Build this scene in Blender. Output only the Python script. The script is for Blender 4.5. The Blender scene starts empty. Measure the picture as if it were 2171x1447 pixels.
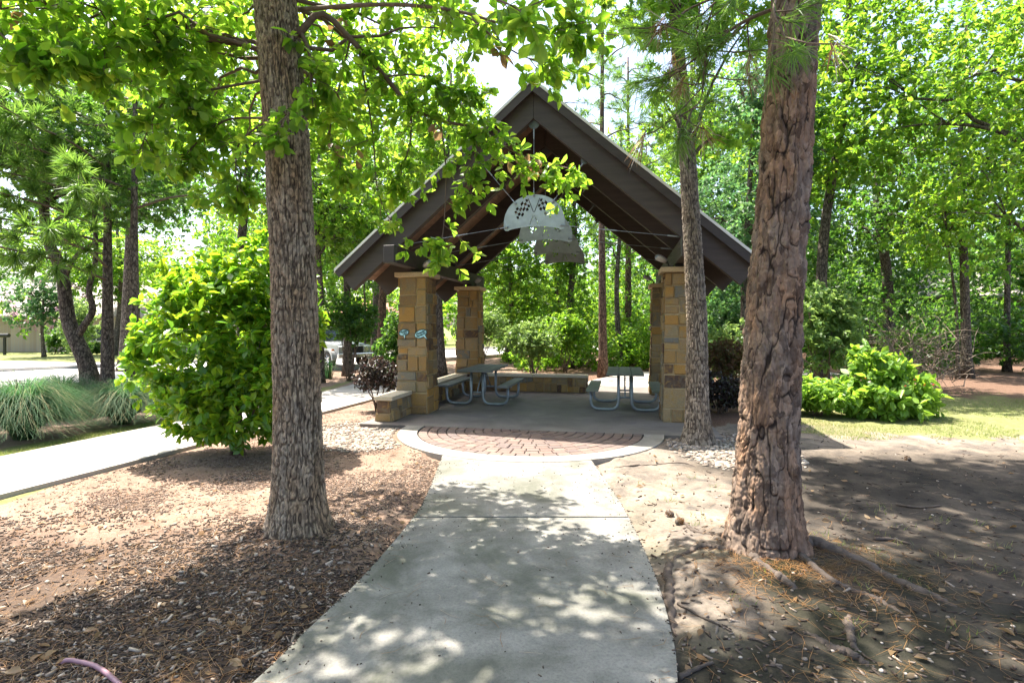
import bpy, math, random
import numpy as np
from mathutils import Matrix, Vector
R = math.radians
sc = bpy.context.scene
# ------------------------------------------------------------------ camera, sky, sun, exposure
F_PX, HY, EYE = 1160.0, 691.0, 1.7           # focal length and horizon row of a 2171 px wide picture, eye height
cam = bpy.data.cameras.new('camera'); cam_o = bpy.data.objects.new('camera', cam)
sc.collection.objects.link(cam_o); sc.camera = cam_o
cam.sensor_width = 36.0; cam.lens = 36.0*F_PX/2171.0; cam.shift_y = -(723.5-HY)/2171.0
cam.clip_start = 0.05; cam.clip_end = 2000
cam_o.location = (0, 0, EYE); cam_o.rotation_euler = (R(90), 0, 0)
SUN = Vector((-0.33, 0.28, 1.0)).normalized()  # towards the sun
w = bpy.data.worlds.new('World'); sc.world = w; w.use_nodes = True
wn = w.node_tree.nodes; wl = w.node_tree.links
sky = wn.new('ShaderNodeTexSky'); sky.sky_type = 'NISHITA'; sky.sun_disc = False
sky.sun_elevation = math.asin(SUN.z); sky.sun_rotation = math.atan2(SUN.x, SUN.y) % (2*math.pi)
sky.air_density = 1.0; sky.dust_density = 4.0; sky.ozone_density = 1.0
wl.new(sky.outputs[0], wn['Background'].inputs[0]); wn['Background'].inputs[1].default_value = 0.15
sl = bpy.data.lights.new('sun', 'SUN'); sl.energy = 5.0; sl.angle = R(0.53); sl.color = (1.0, 0.94, 0.84)
sun = bpy.data.objects.new('sun', sl); sc.collection.objects.link(sun)
sun.rotation_euler = (-SUN).to_track_quat('-Z', 'Y').to_euler(); sun.location = (-12, 10, 36)
sc.view_settings.view_transform = 'Standard'; sc.view_settings.look = 'None'
sc.view_settings.exposure = 1.85; sc.view_settings.gamma = 1.0
sc.cycles.max_bounces = 8; sc.cycles.diffuse_bounces = 4; sc.cycles.transmission_bounces = 6
sc.cycles.glossy_bounces = 3; sc.cycles.caustics_reflective = False; sc.cycles.caustics_refractive = False
sc.cycles.sample_clamp_indirect = 4.0; sc.cycles.use_denoising = True

# ------------------------------------------------------------------ helpers
C = sc.collection
def G(px, py, z=0.0):                       # point of the ground that the photograph shows at a pixel
    Y = F_PX*(EYE-z)/(py-HY); return np.array([(px-1085.5)/F_PX*Y, Y, z])
def P(px, py, Y):                           # point at a known depth
    return np.array([(px-1085.5)/F_PX*Y, Y, EYE+(HY-py)/F_PX*Y])
def tag(o, label=None, cat=None, group=None, kind=None):
    if label: o['label'] = label
    if cat: o['category'] = cat
    if group: o['group'] = group
    if kind: o['kind'] = kind
    return o
def empty(name, loc=(0, 0, 0), rz=0.0, parent=None):
    o = bpy.data.objects.new(name, None); C.objects.link(o); o.empty_display_size = 0.2
    o.location = tuple(loc); o.rotation_euler = (0, 0, rz)
    if parent: o.parent = parent
    return o
def mesh(name, V, F, smooth=False):
    me = bpy.data.meshes.new(name); V = np.asarray(V, dtype=np.float32)
    if isinstance(F, np.ndarray):
        n, k = F.shape
        me.vertices.add(len(V)); me.vertices.foreach_set('co', V.ravel())
        me.loops.add(n*k); me.loops.foreach_set('vertex_index', F.astype(np.int32).ravel())
        me.polygons.add(n); me.polygons.foreach_set('loop_start', np.arange(0, n*k, k, dtype=np.int32))
        if smooth: me.polygons.foreach_set('use_smooth', np.ones(n, dtype=bool))
        me.update(calc_edges=True); me.validate()
    else:
        me.from_pydata([tuple(map(float, v)) for v in V], [], [tuple(int(i) for i in f) for f in F])
        if smooth: me.polygons.foreach_set('use_smooth', np.ones(len(me.polygons), dtype=bool))
        me.update()
    return me
def link(name, me, mat=None, parent=None, loc=None, M=None):
    o = bpy.data.objects.new(name, me); C.objects.link(o)
    if mat is not None and hasattr(me, 'materials') and len(me.materials) == 0: me.materials.append(mat)
    if parent: o.parent = parent
    if M is not None: o.matrix_basis = M
    elif loc is not None: o.location = tuple(loc)
    return o
def mk(name, V, F, mat, parent=None, smooth=False, loc=None, M=None):
    return link(name, mesh(name, V, F, smooth), mat, parent, loc, M)
class MB:                                   # collects shapes for one mesh
    def __init__(s): s.V = []; s.F = []; s.n = 0
    def add(s, V, F):
        V = np.asarray(V, float); s.V.append(V)
        s.F += [tuple(int(i)+s.n for i in f) for f in F]; s.n += len(V); return s
    def box(s, c, d, rot=None, bev=0.0):
        V, F = boxvf(d, bev); 
        if rot is not None: V = V @ np.array(rot).T
        return s.add(V+np.array(c), F)
    def tube(s, pts, rad, k=8, cap=True):
        V, F = tubevf(pts, rad, k, cap); return s.add(V, F)
    def mk(s, name, mat, parent=None, smooth=False, loc=None, M=None):
        return mk(name, np.vstack(s.V), s.F, mat, parent, smooth, loc, M)
def boxvf(d, bev=0.0):
    x, y, z = [v/2 for v in d]
    if bev <= 0:
        V = np.array([(sx*x, sy*y, sz*z) for sz in (-1, 1) for sy in (-1, 1) for sx in (-1, 1)])
        return V, [(0, 2, 3, 1), (4, 5, 7, 6), (0, 1, 5, 4), (2, 6, 7, 3), (0, 4, 6, 2), (1, 3, 7, 5)]
    import bmesh
    bm = bmesh.new(); bmesh.ops.create_cube(bm, size=1.0)
    for v in bm.verts: v.co = (v.co.x*2*x, v.co.y*2*y, v.co.z*2*z)
    bmesh.ops.bevel(bm, geom=bm.edges[:], offset=bev, segments=1, affect='EDGES')
    bm.verts.index_update()
    V = np.array([v.co[:] for v in bm.verts]); Fc = [tuple(v.index for v in f.verts) for f in bm.faces]; bm.free()
    return V, Fc
def tubevf(pts, rad, k=8, cap=True):
    pts = np.asarray(pts, float); n = len(pts)
    rad = np.full(n, rad, float) if np.isscalar(rad) else np.asarray(rad, float)
    T = np.gradient(pts, axis=0); T /= np.linalg.norm(T, axis=1)[:, None]+1e-12
    a = np.array([0, 0, 1.0]) if abs(T[0][2]) < 0.9 else np.array([1.0, 0, 0])
    u = np.cross(T[0], a); u /= np.linalg.norm(u); V = []
    th = np.arange(k)*2*math.pi/k
    for i in range(n):
        u = u-T[i]*np.dot(u, T[i]); u /= np.linalg.norm(u)+1e-12; v = np.cross(T[i], u)
        V.append(pts[i]+rad[i]*(np.cos(th)[:, None]*u+np.sin(th)[:, None]*v))
    F = [(i*k+j, i*k+(j+1) % k, (i+1)*k+(j+1) % k, (i+1)*k+j) for i in range(n-1) for j in range(k)]
    if cap: F += [tuple(range(k-1, -1, -1)), tuple(range((n-1)*k, n*k))]
    return np.vstack(V), F
def spline(pts, n):                          # smooth polyline through points (Catmull-Rom)
    p = np.asarray(pts, float); p = np.vstack([2*p[0]-p[1], p, 2*p[-1]-p[-2]]); m = len(p)-3; out = []
    for t in np.linspace(0, m-1e-6, n):
        i = int(t); f = t-i; a, b, c, d = p[i:i+4]
        out.append(0.5*((2*b)+(-a+c)*f+(2*a-5*b+4*c-d)*f*f+(-a+3*b-3*c+d)*f**3))
    return np.array(out)
def nrm(a): return a/(np.linalg.norm(a, axis=-1, keepdims=True)+1e-9)
def hsh(ix, iy, iz, s=0):
    h = (ix.astype(np.int64)*374761393+iy.astype(np.int64)*668265263+iz.astype(np.int64)*2147483647+s*974634777) & 0xffffffff
    h = ((h ^ (h >> 13))*1274126177) & 0xffffffff
    return ((h ^ (h >> 16)) & 0xffff)/65535.0
def vnoise(p, s=0):
    i = np.floor(p).astype(np.int64); f = p-i; f = f*f*(3-2*f); r = 0
    for a in (0, 1):
        for b in (0, 1):
            for c in (0, 1):
                wgt = (f[..., 0] if a else 1-f[..., 0])*(f[..., 1] if b else 1-f[..., 1])*(f[..., 2] if c else 1-f[..., 2])
                r = r+wgt*hsh(i[..., 0]+a, i[..., 1]+b, i[..., 2]+c, s)
    return r
def fbm(p, o=4, s=0):
    r = 0; a = 0.5
    for k in range(o): r = r+a*vnoise(p*2**k, s+k); a *= 0.5
    return r
def worley(p, s=0):                          # distance to the border between cells, and a cell number
    i = np.floor(p).astype(np.int64); d1 = np.full(p.shape[:-1], 9.0); d2 = d1.copy(); idn = d1*0
    for a in (-1, 0, 1):
        for b in (-1, 0, 1):
            for c in (-1, 0, 1):
                q = i+np.array([a, b, c])
                o = np.stack([hsh(q[..., 0], q[..., 1], q[..., 2], s+k) for k in (1, 2, 3)], -1)
                d = np.linalg.norm(q+o-p, axis=-1); cid = hsh(q[..., 0], q[..., 1], q[..., 2], s+9)
                near = d < d1
                d2 = np.where(near, d1, np.minimum(d2, d)); idn = np.where(near, cid, idn); d1 = np.where(near, d, d1)
    return d2-d1, idn

# ------------------------------------------------------------------ materials
def new_mat(name):
    m = bpy.data.materials.new(name); m.use_nodes = True; nt = m.node_tree
    return m, nt, nt.nodes['Principled BSDF'], nt.nodes['Material Output']
def nd(nt, t, **kw):
    n = nt.nodes.new(t)
    for k, v in kw.items():
        if k.startswith('i_'): n.inputs[k[2:].replace('_', ' ')].default_value = v
        else: setattr(n, k, v)
    return n
def ramp(nt, fac, stops):
    r = nt.nodes.new('ShaderNodeValToRGB'); e = r.color_ramp.elements
    while len(e) < len(stops): e.new(0.5)
    for x, (p, c) in zip(e, stops): x.position = p; x.color = (*c, 1)
    nt.links.new(fac, r.inputs[0]); return r.outputs[0]
def noise(nt, scale, detail=4, rough=0.55, vec=None, dist=0.0):
    n = nd(nt, 'ShaderNodeTexNoise'); n.inputs['Scale'].default_value = scale; n.inputs['Detail'].default_value = detail
    n.inputs['Roughness'].default_value = rough; n.inputs['Distortion'].default_value = dist
    if vec is not None: nt.links.new(vec, n.inputs['Vector'])
    return n.outputs[0]
def coord(nt, scale=(1, 1, 1), kind='Object'):
    t = nd(nt, 'ShaderNodeTexCoord'); m = nd(nt, 'ShaderNodeMapping'); m.inputs['Scale'].default_value = scale
    nt.links.new(t.outputs[kind], m.inputs[0]); return m.outputs[0]
def geo_pos(nt, scale=(1, 1, 1)):
    t = nd(nt, 'ShaderNodeNewGeometry'); m = nd(nt, 'ShaderNodeMapping'); m.inputs['Scale'].default_value = scale
    nt.links.new(t.outputs['Position'], m.inputs[0]); return m.outputs[0]
def mix(nt, fac, a, b, mode='MIX'):
    n = nd(nt, 'ShaderNodeMix', data_type='RGBA', blend_type=mode)
    for s, v in ((n.inputs[0], fac), (n.inputs[6], a), (n.inputs[7], b)):
        if isinstance(v, (int, float)): s.default_value = v
        elif isinstance(v, tuple): s.default_value = (*v, 1)
        else: nt.links.new(v, s)
    return n.outputs[2]
def math_(nt, op, a, b=0.0):
    n = nd(nt, 'ShaderNodeMath', operation=op)
    for s, v in ((n.inputs[0], a), (n.inputs[1], b)):
        if isinstance(v, (int, float)): s.default_value = v
        else: nt.links.new(v, s)
    return n.outputs[0]
def bump(nt, b, h, strength=0.4, dist=0.02):
    n = nd(nt, 'ShaderNodeBump'); n.inputs['Strength'].default_value = strength; n.inputs['Distance'].default_value = dist
    nt.links.new(h, n.inputs['Height']); nt.links.new(n.outputs[0], b.inputs['Normal'])
def plain(name, col, rough=0.6, metal=0.0, var=0.15, scale=6.0, bmp=0.0, spec=0.4):
    m, nt, b, o = new_mat(name); v = geo_pos(nt)
    n = noise(nt, scale, 5, 0.6, v)
    c = ramp(nt, n, [(0.3, tuple(x*(1-var) for x in col)), (0.7, tuple(min(1, x*(1+var)) for x in col))])
    nt.links.new(c, b.inputs['Base Color']); b.inputs['Roughness'].default_value = rough
    b.inputs['Metallic'].default_value = metal; b.inputs['Specular IOR Level'].default_value = spec
    if bmp: bump(nt, b, noise(nt, scale*8, 4, 0.6, v), bmp, 0.01)
    return m
def island_random(nt):
    g = nd(nt, 'ShaderNodeNewGeometry'); oi = nd(nt, 'ShaderNodeObjectInfo')
    return math_(nt, 'FRACT', math_(nt, 'ADD', g.outputs['Random Per Island'], oi.outputs['Random']))
def leaf_mat(name, cols, trans, tmix=0.5, rough=0.42, spec=0.35):
    m, nt, b, o = new_mat(name); r = island_random(nt)
    n = len(cols)
    c = ramp(nt, r, [((i+0.5)/n, cc) for i, cc in enumerate(cols)])
    t = ramp(nt, r, [((i+0.5)/len(trans), cc) for i, cc in enumerate(trans)])
    pn = noise(nt, 1.3, 3, 0.5, geo_pos(nt))
    c = mix(nt, 1.0, c, ramp(nt, pn, [(0.3, (0.72, 0.78, 0.75)), (0.7, (1.15, 1.12, 1.0))]), 'MULTIPLY')
    nt.links.new(c, b.inputs['Base Color']); b.inputs['Roughness'].default_value = rough
    b.inputs['Specular IOR Level'].default_value = spec
    tr = nd(nt, 'ShaderNodeBsdfTranslucent'); nt.links.new(t, tr.inputs[0])
    mx = nd(nt, 'ShaderNodeMixShader'); mx.inputs[0].default_value = tmix
    nt.links.new(b.outputs[0], mx.inputs[1]); nt.links.new(tr.outputs[0], mx.inputs[2]); nt.links.new(mx.outputs[0], o.inputs[0])
    return m
M_LEAF_OAK = leaf_mat('oak_leaf', [(0.06, 0.135, 0.02), (0.08, 0.165, 0.025), (0.1, 0.19, 0.03), (0.07, 0.15, 0.03), (0.13, 0.2, 0.05)],
                      [(0.28, 0.54, 0.03), (0.38, 0.62, 0.04), (0.5, 0.66, 0.06), (0.3, 0.56, 0.05)], 0.6)
M_LEAF_DRY = leaf_mat('dry_leaf', [(0.22, 0.13, 0.07), (0.3, 0.2, 0.12)], [(0.3, 0.17, 0.07), (0.35, 0.22, 0.1)], 0.4)
M_LEAF_SHRUB = leaf_mat('shrub_leaf', [(0.06, 0.15, 0.015), (0.08, 0.19, 0.02), (0.11, 0.23, 0.02), (0.18, 0.3, 0.025)],
                        [(0.24, 0.54, 0.03), (0.36, 0.62, 0.03), (0.52, 0.68, 0.03)], 0.44, 0.32, 0.45)
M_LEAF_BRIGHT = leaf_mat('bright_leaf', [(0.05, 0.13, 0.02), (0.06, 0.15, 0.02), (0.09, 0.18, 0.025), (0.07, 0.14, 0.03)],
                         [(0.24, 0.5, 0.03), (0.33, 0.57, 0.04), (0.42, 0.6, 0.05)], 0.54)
M_LEAF_LIME = leaf_mat('lime_leaf', [(0.1, 0.2, 0.03), (0.13, 0.24, 0.035), (0.17, 0.28, 0.05)], [(0.34, 0.58, 0.05), (0.42, 0.64, 0.06)], 0.45)
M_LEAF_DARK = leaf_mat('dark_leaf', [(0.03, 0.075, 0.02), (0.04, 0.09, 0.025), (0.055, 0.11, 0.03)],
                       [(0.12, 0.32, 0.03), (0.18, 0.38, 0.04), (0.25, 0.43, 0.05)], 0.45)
M_LEAF_COOL = leaf_mat('cool_leaf', [(0.04, 0.1, 0.045), (0.05, 0.12, 0.05), (0.07, 0.14, 0.05)],
                       [(0.12, 0.3, 0.1), (0.17, 0.36, 0.1), (0.22, 0.4, 0.1)], 0.42)
M_LEAF_PALE = leaf_mat('pale_leaf', [(0.1, 0.19, 0.06), (0.13, 0.22, 0.07), (0.17, 0.25, 0.09)],
                       [(0.3, 0.46, 0.1), (0.36, 0.5, 0.12)], 0.45)
M_LEAF_PURPLE = leaf_mat('purple_leaf', [(0.025, 0.02, 0.022), (0.035, 0.03, 0.03), (0.05, 0.035, 0.035), (0.03, 0.045, 0.025)],
                         [(0.08, 0.04, 0.04), (0.1, 0.06, 0.04)], 0.3, 0.35, 0.5)
M_LEAF_RED = leaf_mat('reddish_leaf', [(0.09, 0.05, 0.035), (0.12, 0.07, 0.04), (0.06, 0.08, 0.03)], [(0.25, 0.12, 0.06), (0.2, 0.2, 0.06)], 0.4)
M_NEEDLE = leaf_mat('pine_needle', [(0.06, 0.13, 0.025), (0.08, 0.16, 0.03), (0.1, 0.18, 0.035)], [(0.2, 0.4, 0.05), (0.28, 0.46, 0.06)], 0.45, 0.4)
M_NEEDLE_DRY = leaf_mat('dry_needle', [(0.2, 0.1, 0.04), (0.26, 0.13, 0.05)], [(0.3, 0.15, 0.05)], 0.3)
M_BLADE = leaf_mat('grass_blade', [(0.018, 0.06, 0.03), (0.03, 0.085, 0.04), (0.045, 0.11, 0.045), (0.08, 0.14, 0.07), (0.24, 0.2, 0.11)], [(0.1, 0.28, 0.09), (0.15, 0.34, 0.1)], 0.35, 0.6, 0.12)
M_LAWN = leaf_mat('lawn_blade', [(0.1, 0.16, 0.04), (0.14, 0.19, 0.06), (0.26, 0.24, 0.12)], [(0.3, 0.4, 0.08), (0.4, 0.42, 0.12)], 0.4)
M_FLOWER = leaf_mat('red_petal', [(0.5, 0.03, 0.02), (0.55, 0.1, 0.02)], [(0.6, 0.05, 0.02)], 0.3)
M_PINK = leaf_mat('pink_petal', [(0.6, 0.3, 0.42), (0.65, 0.4, 0.5)], [(0.7, 0.35, 0.5)], 0.4)
def bark_mat(name, top, low, patch, attr=True, scale=14, flake=28):
    m, nt, b, o = new_mat(name); v = coord(nt, (1, 1, 0.35))
    n1 = noise(nt, 5, 4, 0.6, v); n2 = noise(nt, scale*3, 5, 0.7, v)
    c = mix(nt, ramp(nt, n1, [(0.42, (0, 0, 0)), (0.62, (1, 1, 1))]), top, patch)
    if attr:
        a = nd(nt, 'ShaderNodeAttribute', attribute_name='ridge')
        c = mix(nt, ramp(nt, a.outputs['Fac'], [(0.05, (0, 0, 0)), (0.6, (1, 1, 1))]), low, c)
    else:
        vo = nd(nt, 'ShaderNodeTexVoronoi', feature='DISTANCE_TO_EDGE'); vo.inputs['Scale'].default_value = scale
        nt.links.new(v, vo.inputs['Vector'])
        c = mix(nt, ramp(nt, vo.outputs[0], [(0.0, (0, 0, 0)), (0.16, (1, 1, 1))]), low, c)
        bump(nt, b, vo.outputs[0], 0.7, 0.03)
    c = mix(nt, 1.0, c, ramp(nt, n2, [(0.25, (0.65, 0.65, 0.66)), (0.75, (1.3, 1.27, 1.22))]), 'MULTIPLY')
    vc = nd(nt, 'ShaderNodeTexVoronoi'); vc.inputs['Scale'].default_value = flake; nt.links.new(coord(nt, (1, 1, 0.5)), vc.inputs['Vector'])
    wn_ = noise(nt, flake*1.2, 3, 0.6, v); vm = nd(nt, 'ShaderNodeVectorMath', operation='ADD'); nt.links.new(coord(nt, (1, 1, 0.5)), vm.inputs[0])
    cw = nd(nt, 'ShaderNodeCombineXYZ'); [nt.links.new(math_(nt, 'MULTIPLY', wn_, 1.6/flake), cw.inputs[k]) for k in range(3)]; nt.links.new(cw.outputs[0], vm.inputs[1]); nt.links.new(vm.outputs[0], vc.inputs['Vector'])
    sp_ = nd(nt, 'ShaderNodeSeparateColor'); nt.links.new(vc.outputs['Color'], sp_.inputs[0])
    c = mix(nt, 1.0, c, ramp(nt, sp_.outputs[0], [(0.0, (0.5, 0.48, 0.48)), (0.5, (1, 1, 1)), (1.0, (1.5, 1.45, 1.38))]), 'MULTIPLY')
    if attr: bump(nt, b, mix(nt, 0.45, n2, sp_.outputs[0]), 0.6, 0.01)
    nt.links.new(c, b.inputs['Base Color']); b.inputs['Roughness'].default_value = 0.9; b.inputs['Specular IOR Level'].default_value = 0.15
    return m
M_BARK_OAK = bark_mat('oak_bark', (0.29, 0.235, 0.18), (0.075, 0.055, 0.04), (0.26, 0.18, 0.115), flake=60)
M_BARK_PINE = bark_mat('pine_bark', (0.18, 0.135, 0.108), (0.04, 0.028, 0.022), (0.225, 0.138, 0.09), flake=22)
M_BARK_GUM = bark_mat('gum_bark', (0.27, 0.23, 0.19), (0.07, 0.055, 0.045), (0.2, 0.16, 0.12))
M_BARK = bark_mat('tree_bark', (0.12, 0.1, 0.08), (0.04, 0.033, 0.027), (0.15, 0.13, 0.11), False, 16)
M_BARK_RED = bark_mat('reddish_bark', (0.17, 0.115, 0.085), (0.06, 0.04, 0.03), (0.14, 0.1, 0.08), False, 12)
M_TWIG = plain('twig_bark', (0.13, 0.09, 0.065), 0.9, 0, 0.3, 20)
M_ROOT = plain('root_bark', (0.095, 0.072, 0.057), 0.9, 0, 0.45, 14, 0.8)

# ------------------------------------------------------------------ leaves, twigs, trees
LEAF6 = (np.array([(0, 0, 0), (0.24, 0.42, 0.05), (0.27, 0.72, 0.03), (0, 1, -0.06), (-0.27, 0.72, 0.03), (-0.24, 0.42, 0.05)]), [(0, 1, 2, 3), (0, 3, 4, 5)])
OVAL6 = (np.array([(0, 0, 0), (0.22, 0.28, 0.05), (0.25, 0.62, 0.04), (0, 1, -0.08), (-0.25, 0.62, 0.04), (-0.22, 0.28, 0.05)]), [(0, 1, 2, 3), (0, 3, 4, 5)])
LEAF4 = (np.array([(0, 0, 0), (0.3, 0.5, 0.05), (0, 1, -0.05), (-0.3, 0.5, 0.05)]), [(0, 1, 2, 3)])
_s = [(0, 0.25, 0)]
for _k in range(5):
    _a = R(-110+55*_k); _b = _a+R(27)
    _s.append((math.sin(_a)*0.62, 0.3+math.cos(_a)*0.7, -0.04)); _s.append((math.sin(_b)*0.2, 0.3+math.cos(_b)*0.22, 0.02))
_s.append((-0.06, 0.05, 0)); _s.append((0.06, 0.05, 0))
STAR = (np.array(_s), [(0, 10, 9, 8) if False else (0, 2, 1, 11), (0, 4, 3, 2), (0, 6, 5, 4), (0, 8, 7, 6), (0, 12, 9, 8)])
def leaf_arrays(T, pos, ax, up, size):
    Tv, Tf = T; ax = nrm(ax); side = nrm(np.cross(ax, up)); n = np.cross(side, ax)
    s = np.asarray(size)[:, None, None]; rv = np.random.default_rng(len(pos)); wv = rv.uniform(0.72, 1.15, len(pos))[:, None, None]; cv = rv.normal(1.2, 1.6, len(pos))[:, None, None]
    V = pos[:, None, :]+s*(wv*Tv[None, :, 0, None]*side[:, None, :]+Tv[None, :, 1, None]*ax[:, None, :]+cv*Tv[None, :, 2, None]*n[:, None, :])
    k = len(Tv); F = np.array(Tf)[None]+(np.arange(len(pos))*k)[:, None, None]
    return V.reshape(-1, 3), F.reshape(-1, len(Tf[0]))
def leaf_matrix(pos, ax, up, size):
    ax = nrm(ax); side = nrm(np.cross(ax, up)); n = np.cross(side, ax)
    M = Matrix.Identity(4)
    for i in range(3):
        M[i][0] = side[i]*size; M[i][1] = ax[i]*size; M[i][2] = n[i]*size; M[i][3] = pos[i]
    return M
def rdir(rng, n):
    return nrm(rng.normal(size=(n, 3)))
def clusters(rng, lobes, n, shell=0.45, lo=None):
    L = np.asarray(lobes, float); wgt = L[:, 3]*L[:, 4]+L[:, 4]*L[:, 5]+L[:, 3]*L[:, 5]; wgt /= wgt.sum()
    i = rng.choice(len(L), n, p=wgt); d = rdir(rng, n); r = shell+(1-shell)*rng.random(n)**0.6
    p = L[i, :3]+d*L[i, 3:]*r[:, None]
    if lo is not None: k = p[:, 2] > lo; p = p[k]; d = d[k]
    return p, d
def whorls(rng, p, d, per, size, out=0.6, twig=0.22, droop=0.25, flat=0.8, rad=1.0, svar=0.3):
    n = len(p); td = nrm(d*out+rng.normal(size=(n, 3))*0.5+np.array([0, 0, 0.1]))
    t = rng.random((n, per)); pp = p[:, None]+td[:, None]*(t*twig)[..., None]
    rr = nrm(rng.normal(size=(n, per, 3))); rr = nrm(rr-td[:, None]*np.sum(rr*td[:, None], -1, keepdims=True))
    ax = nrm(rr*rad+td[:, None]*0.55-np.array([0, 0, droop])+rng.normal(size=(n, per, 3))*0.15)
    up = nrm(np.array([0, 0, flat])+rng.normal(size=(n, per, 3))*0.45+td[:, None]*0.2)
    s = size*(1-svar/2+svar*rng.random((n, per)))
    return pp.reshape(-1, 3), ax.reshape(-1, 3), up.reshape(-1, 3), s.ravel(), td
def crown(name, rng, lobes, ncl, per, size, T, mat, parent, shell=0.45, lo=None, **kw):
    p, d = clusters(rng, lobes, ncl, shell, lo); a = whorls(rng, p, d, per, size, **kw)
    V, F = leaf_arrays(T, *a[:4]); o = mk(name, V, F, mat, parent); o['kind'] = 'stuff'; return o
def limb_path(a, b, rng, n=7, sag=0.12):
    a, b = np.asarray(a, float), np.asarray(b, float); L = np.linalg.norm(b-a); t = np.linspace(0, 1, n)[:, None]
    return a+(b-a)*t+np.array([0, 0, 1])*(np.sin(t*math.pi)*L*sag)+rng.normal(size=(n, 3))*L*0.025*np.sin(t*math.pi)
def tree(name, label, cat, x, y, H, r, base, rx, leaf=M_LEAF_DARK, bark=M_BARK, ncl=700, per=9, size=0.16, T=LEAF4, seed=0,
         group=None, lean=(0, 0), nl=8, ry=None, lobes=None, path=None, limbs=True, lo=None, shell=0.35, flat=0.8, droop=0.25, gz=-0.03):
    rng = np.random.default_rng(seed+1000); e = empty(name, (x, y, gz)); tag(e, label, cat, group)
    ry = ry or rx; zc = (base+H)/2; rz = (H-base)/2
    if lobes is None:
        lobes = []
        for k in range(nl):
            d = rdir(rng, 1)[0]*rng.uniform(0.35, 0.72); rr = rng.uniform(0.36, 0.55)
            tz = zc+d[2]*rz; sh = (1.0-0.45*max(0, d[2]))
            lobes.append((lean[0]*tz/H+d[0]*rx*sh, lean[1]*tz/H+d[1]*ry*sh, tz, rx*rr, ry*rr, rz*rr*0.85))
    if path is None:
        path = spline([(0, 0, -0.15), (rng.normal()*r, rng.normal()*r, H*0.3), (lean[0]*0.6+rng.normal()*r, lean[1]*0.6, H*0.6), (lean[0], lean[1], H*0.93)], 16)
    path = np.asarray(path, float); zz = path[:, 2]
    rad = r*np.clip(1-0.8*np.clip(zz, 0, None)/H, 0.12, 1)+r*0.55*np.exp(-np.clip(zz, 0, None)/(r*1.6))
    mb = MB().tube(path, rad, 12)
    if limbs:
        for L in lobes:
            zs = max(base*0.75, min(L[2]-0.3*math.hypot(L[0], L[1])-0.3, H*0.85)); i = int(np.argmin(abs(zz-zs)))
            lp = limb_path(path[i], L[:3], rng); mb.tube(lp, np.linspace(rad[i]*0.5, 0.015, len(lp)), 6)
            for q in range(4):
                d = rdir(rng, 1)[0]*np.array(L[3:])*0.75
                mb.tube(limb_path(lp[4], np.array(L[:3])+d, rng, 5), np.linspace(0.022, 0.006, 5), 4)
    mb.mk('trunk', bark, e, True)
    crown('crown', rng, lobes, ncl, per, size, T, leaf, e, shell, lo, flat=flat, droop=droop, twig=size*1.6)
    return e
def tufts(rng, pts, dirs, n, ln, wd=0.005, spread=0.9):        # needle tufts of a pine
    m = len(pts); d = nrm(dirs)[:, None]+rng.normal(size=(m, n, 3))*spread; d = nrm(d)
    b = pts[:, None]-nrm(dirs)[:, None]*(rng.random((m, n))*0.16)[..., None]
    L = ln*(0.75+0.4*rng.random((m, n)))[..., None]; s = nrm(np.cross(d, rng.normal(size=(m, n, 3))))*wd
    mid = b+d*L*0.55; tip = b+d*L-np.array([0, 0, 1])*(L*0.12)
    V = np.stack([b-s*0.6, b+s*0.6, mid+s, mid-s, tip], 2).reshape(-1, 3)
    k = np.arange(m*n)*5; F1 = np.stack([k, k+1, k+2, k+3], 1); F2 = np.stack([k+3, k+2, k+4, k+4], 1)
    return V, [tuple(f) for f in F1]+[tuple(f[:3]) for f in F2]
def blades(rng, base, n, h, reach, wd, seg=6):                 # arching grass blades round a point
    a = rng.random(n)*2*math.pi; rr = 0.25+0.75*rng.random(n)**0.7; hh = h*(0.35+0.8*rng.random(n)); re = reach*(0.25+0.85*rr)
    t = np.linspace(0, 1, seg+1)[None]; dirx, diry = np.cos(a)[:, None], np.sin(a)[:, None]
    a2 = a[:, None]+rng.normal(size=n)[:, None]*0.45*t; dirx, diry = np.cos(a2), np.sin(a2); hor = re[:, None]*t**1.6; zz = hh[:, None]*(2.1*t-1.75*t**2.1*(0.55+0.5*rr[:, None]))
    b = base+np.stack([np.cos(a)*0.12*rr, np.sin(a)*0.12*rr, 0*a], 1)
    pos = np.stack([b[:, 0, None]+dirx*hor, b[:, 1, None]+diry*hor, b[:, 2, None]+np.maximum(zz, 0.01)], 2)
    ww = wd*(1-0.85*t[..., None])*np.stack([-diry, dirx, 0*dirx], 2)*0.5
    V = np.stack([pos-ww, pos+ww], 2).reshape(-1, 3); k0 = np.arange(n)[:, None]*(seg+1)*2+np.arange(seg)[None]*2
    F = np.stack([k0, k0+1, k0+3, k0+2], 2).reshape(-1, 4); return V, F
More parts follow.
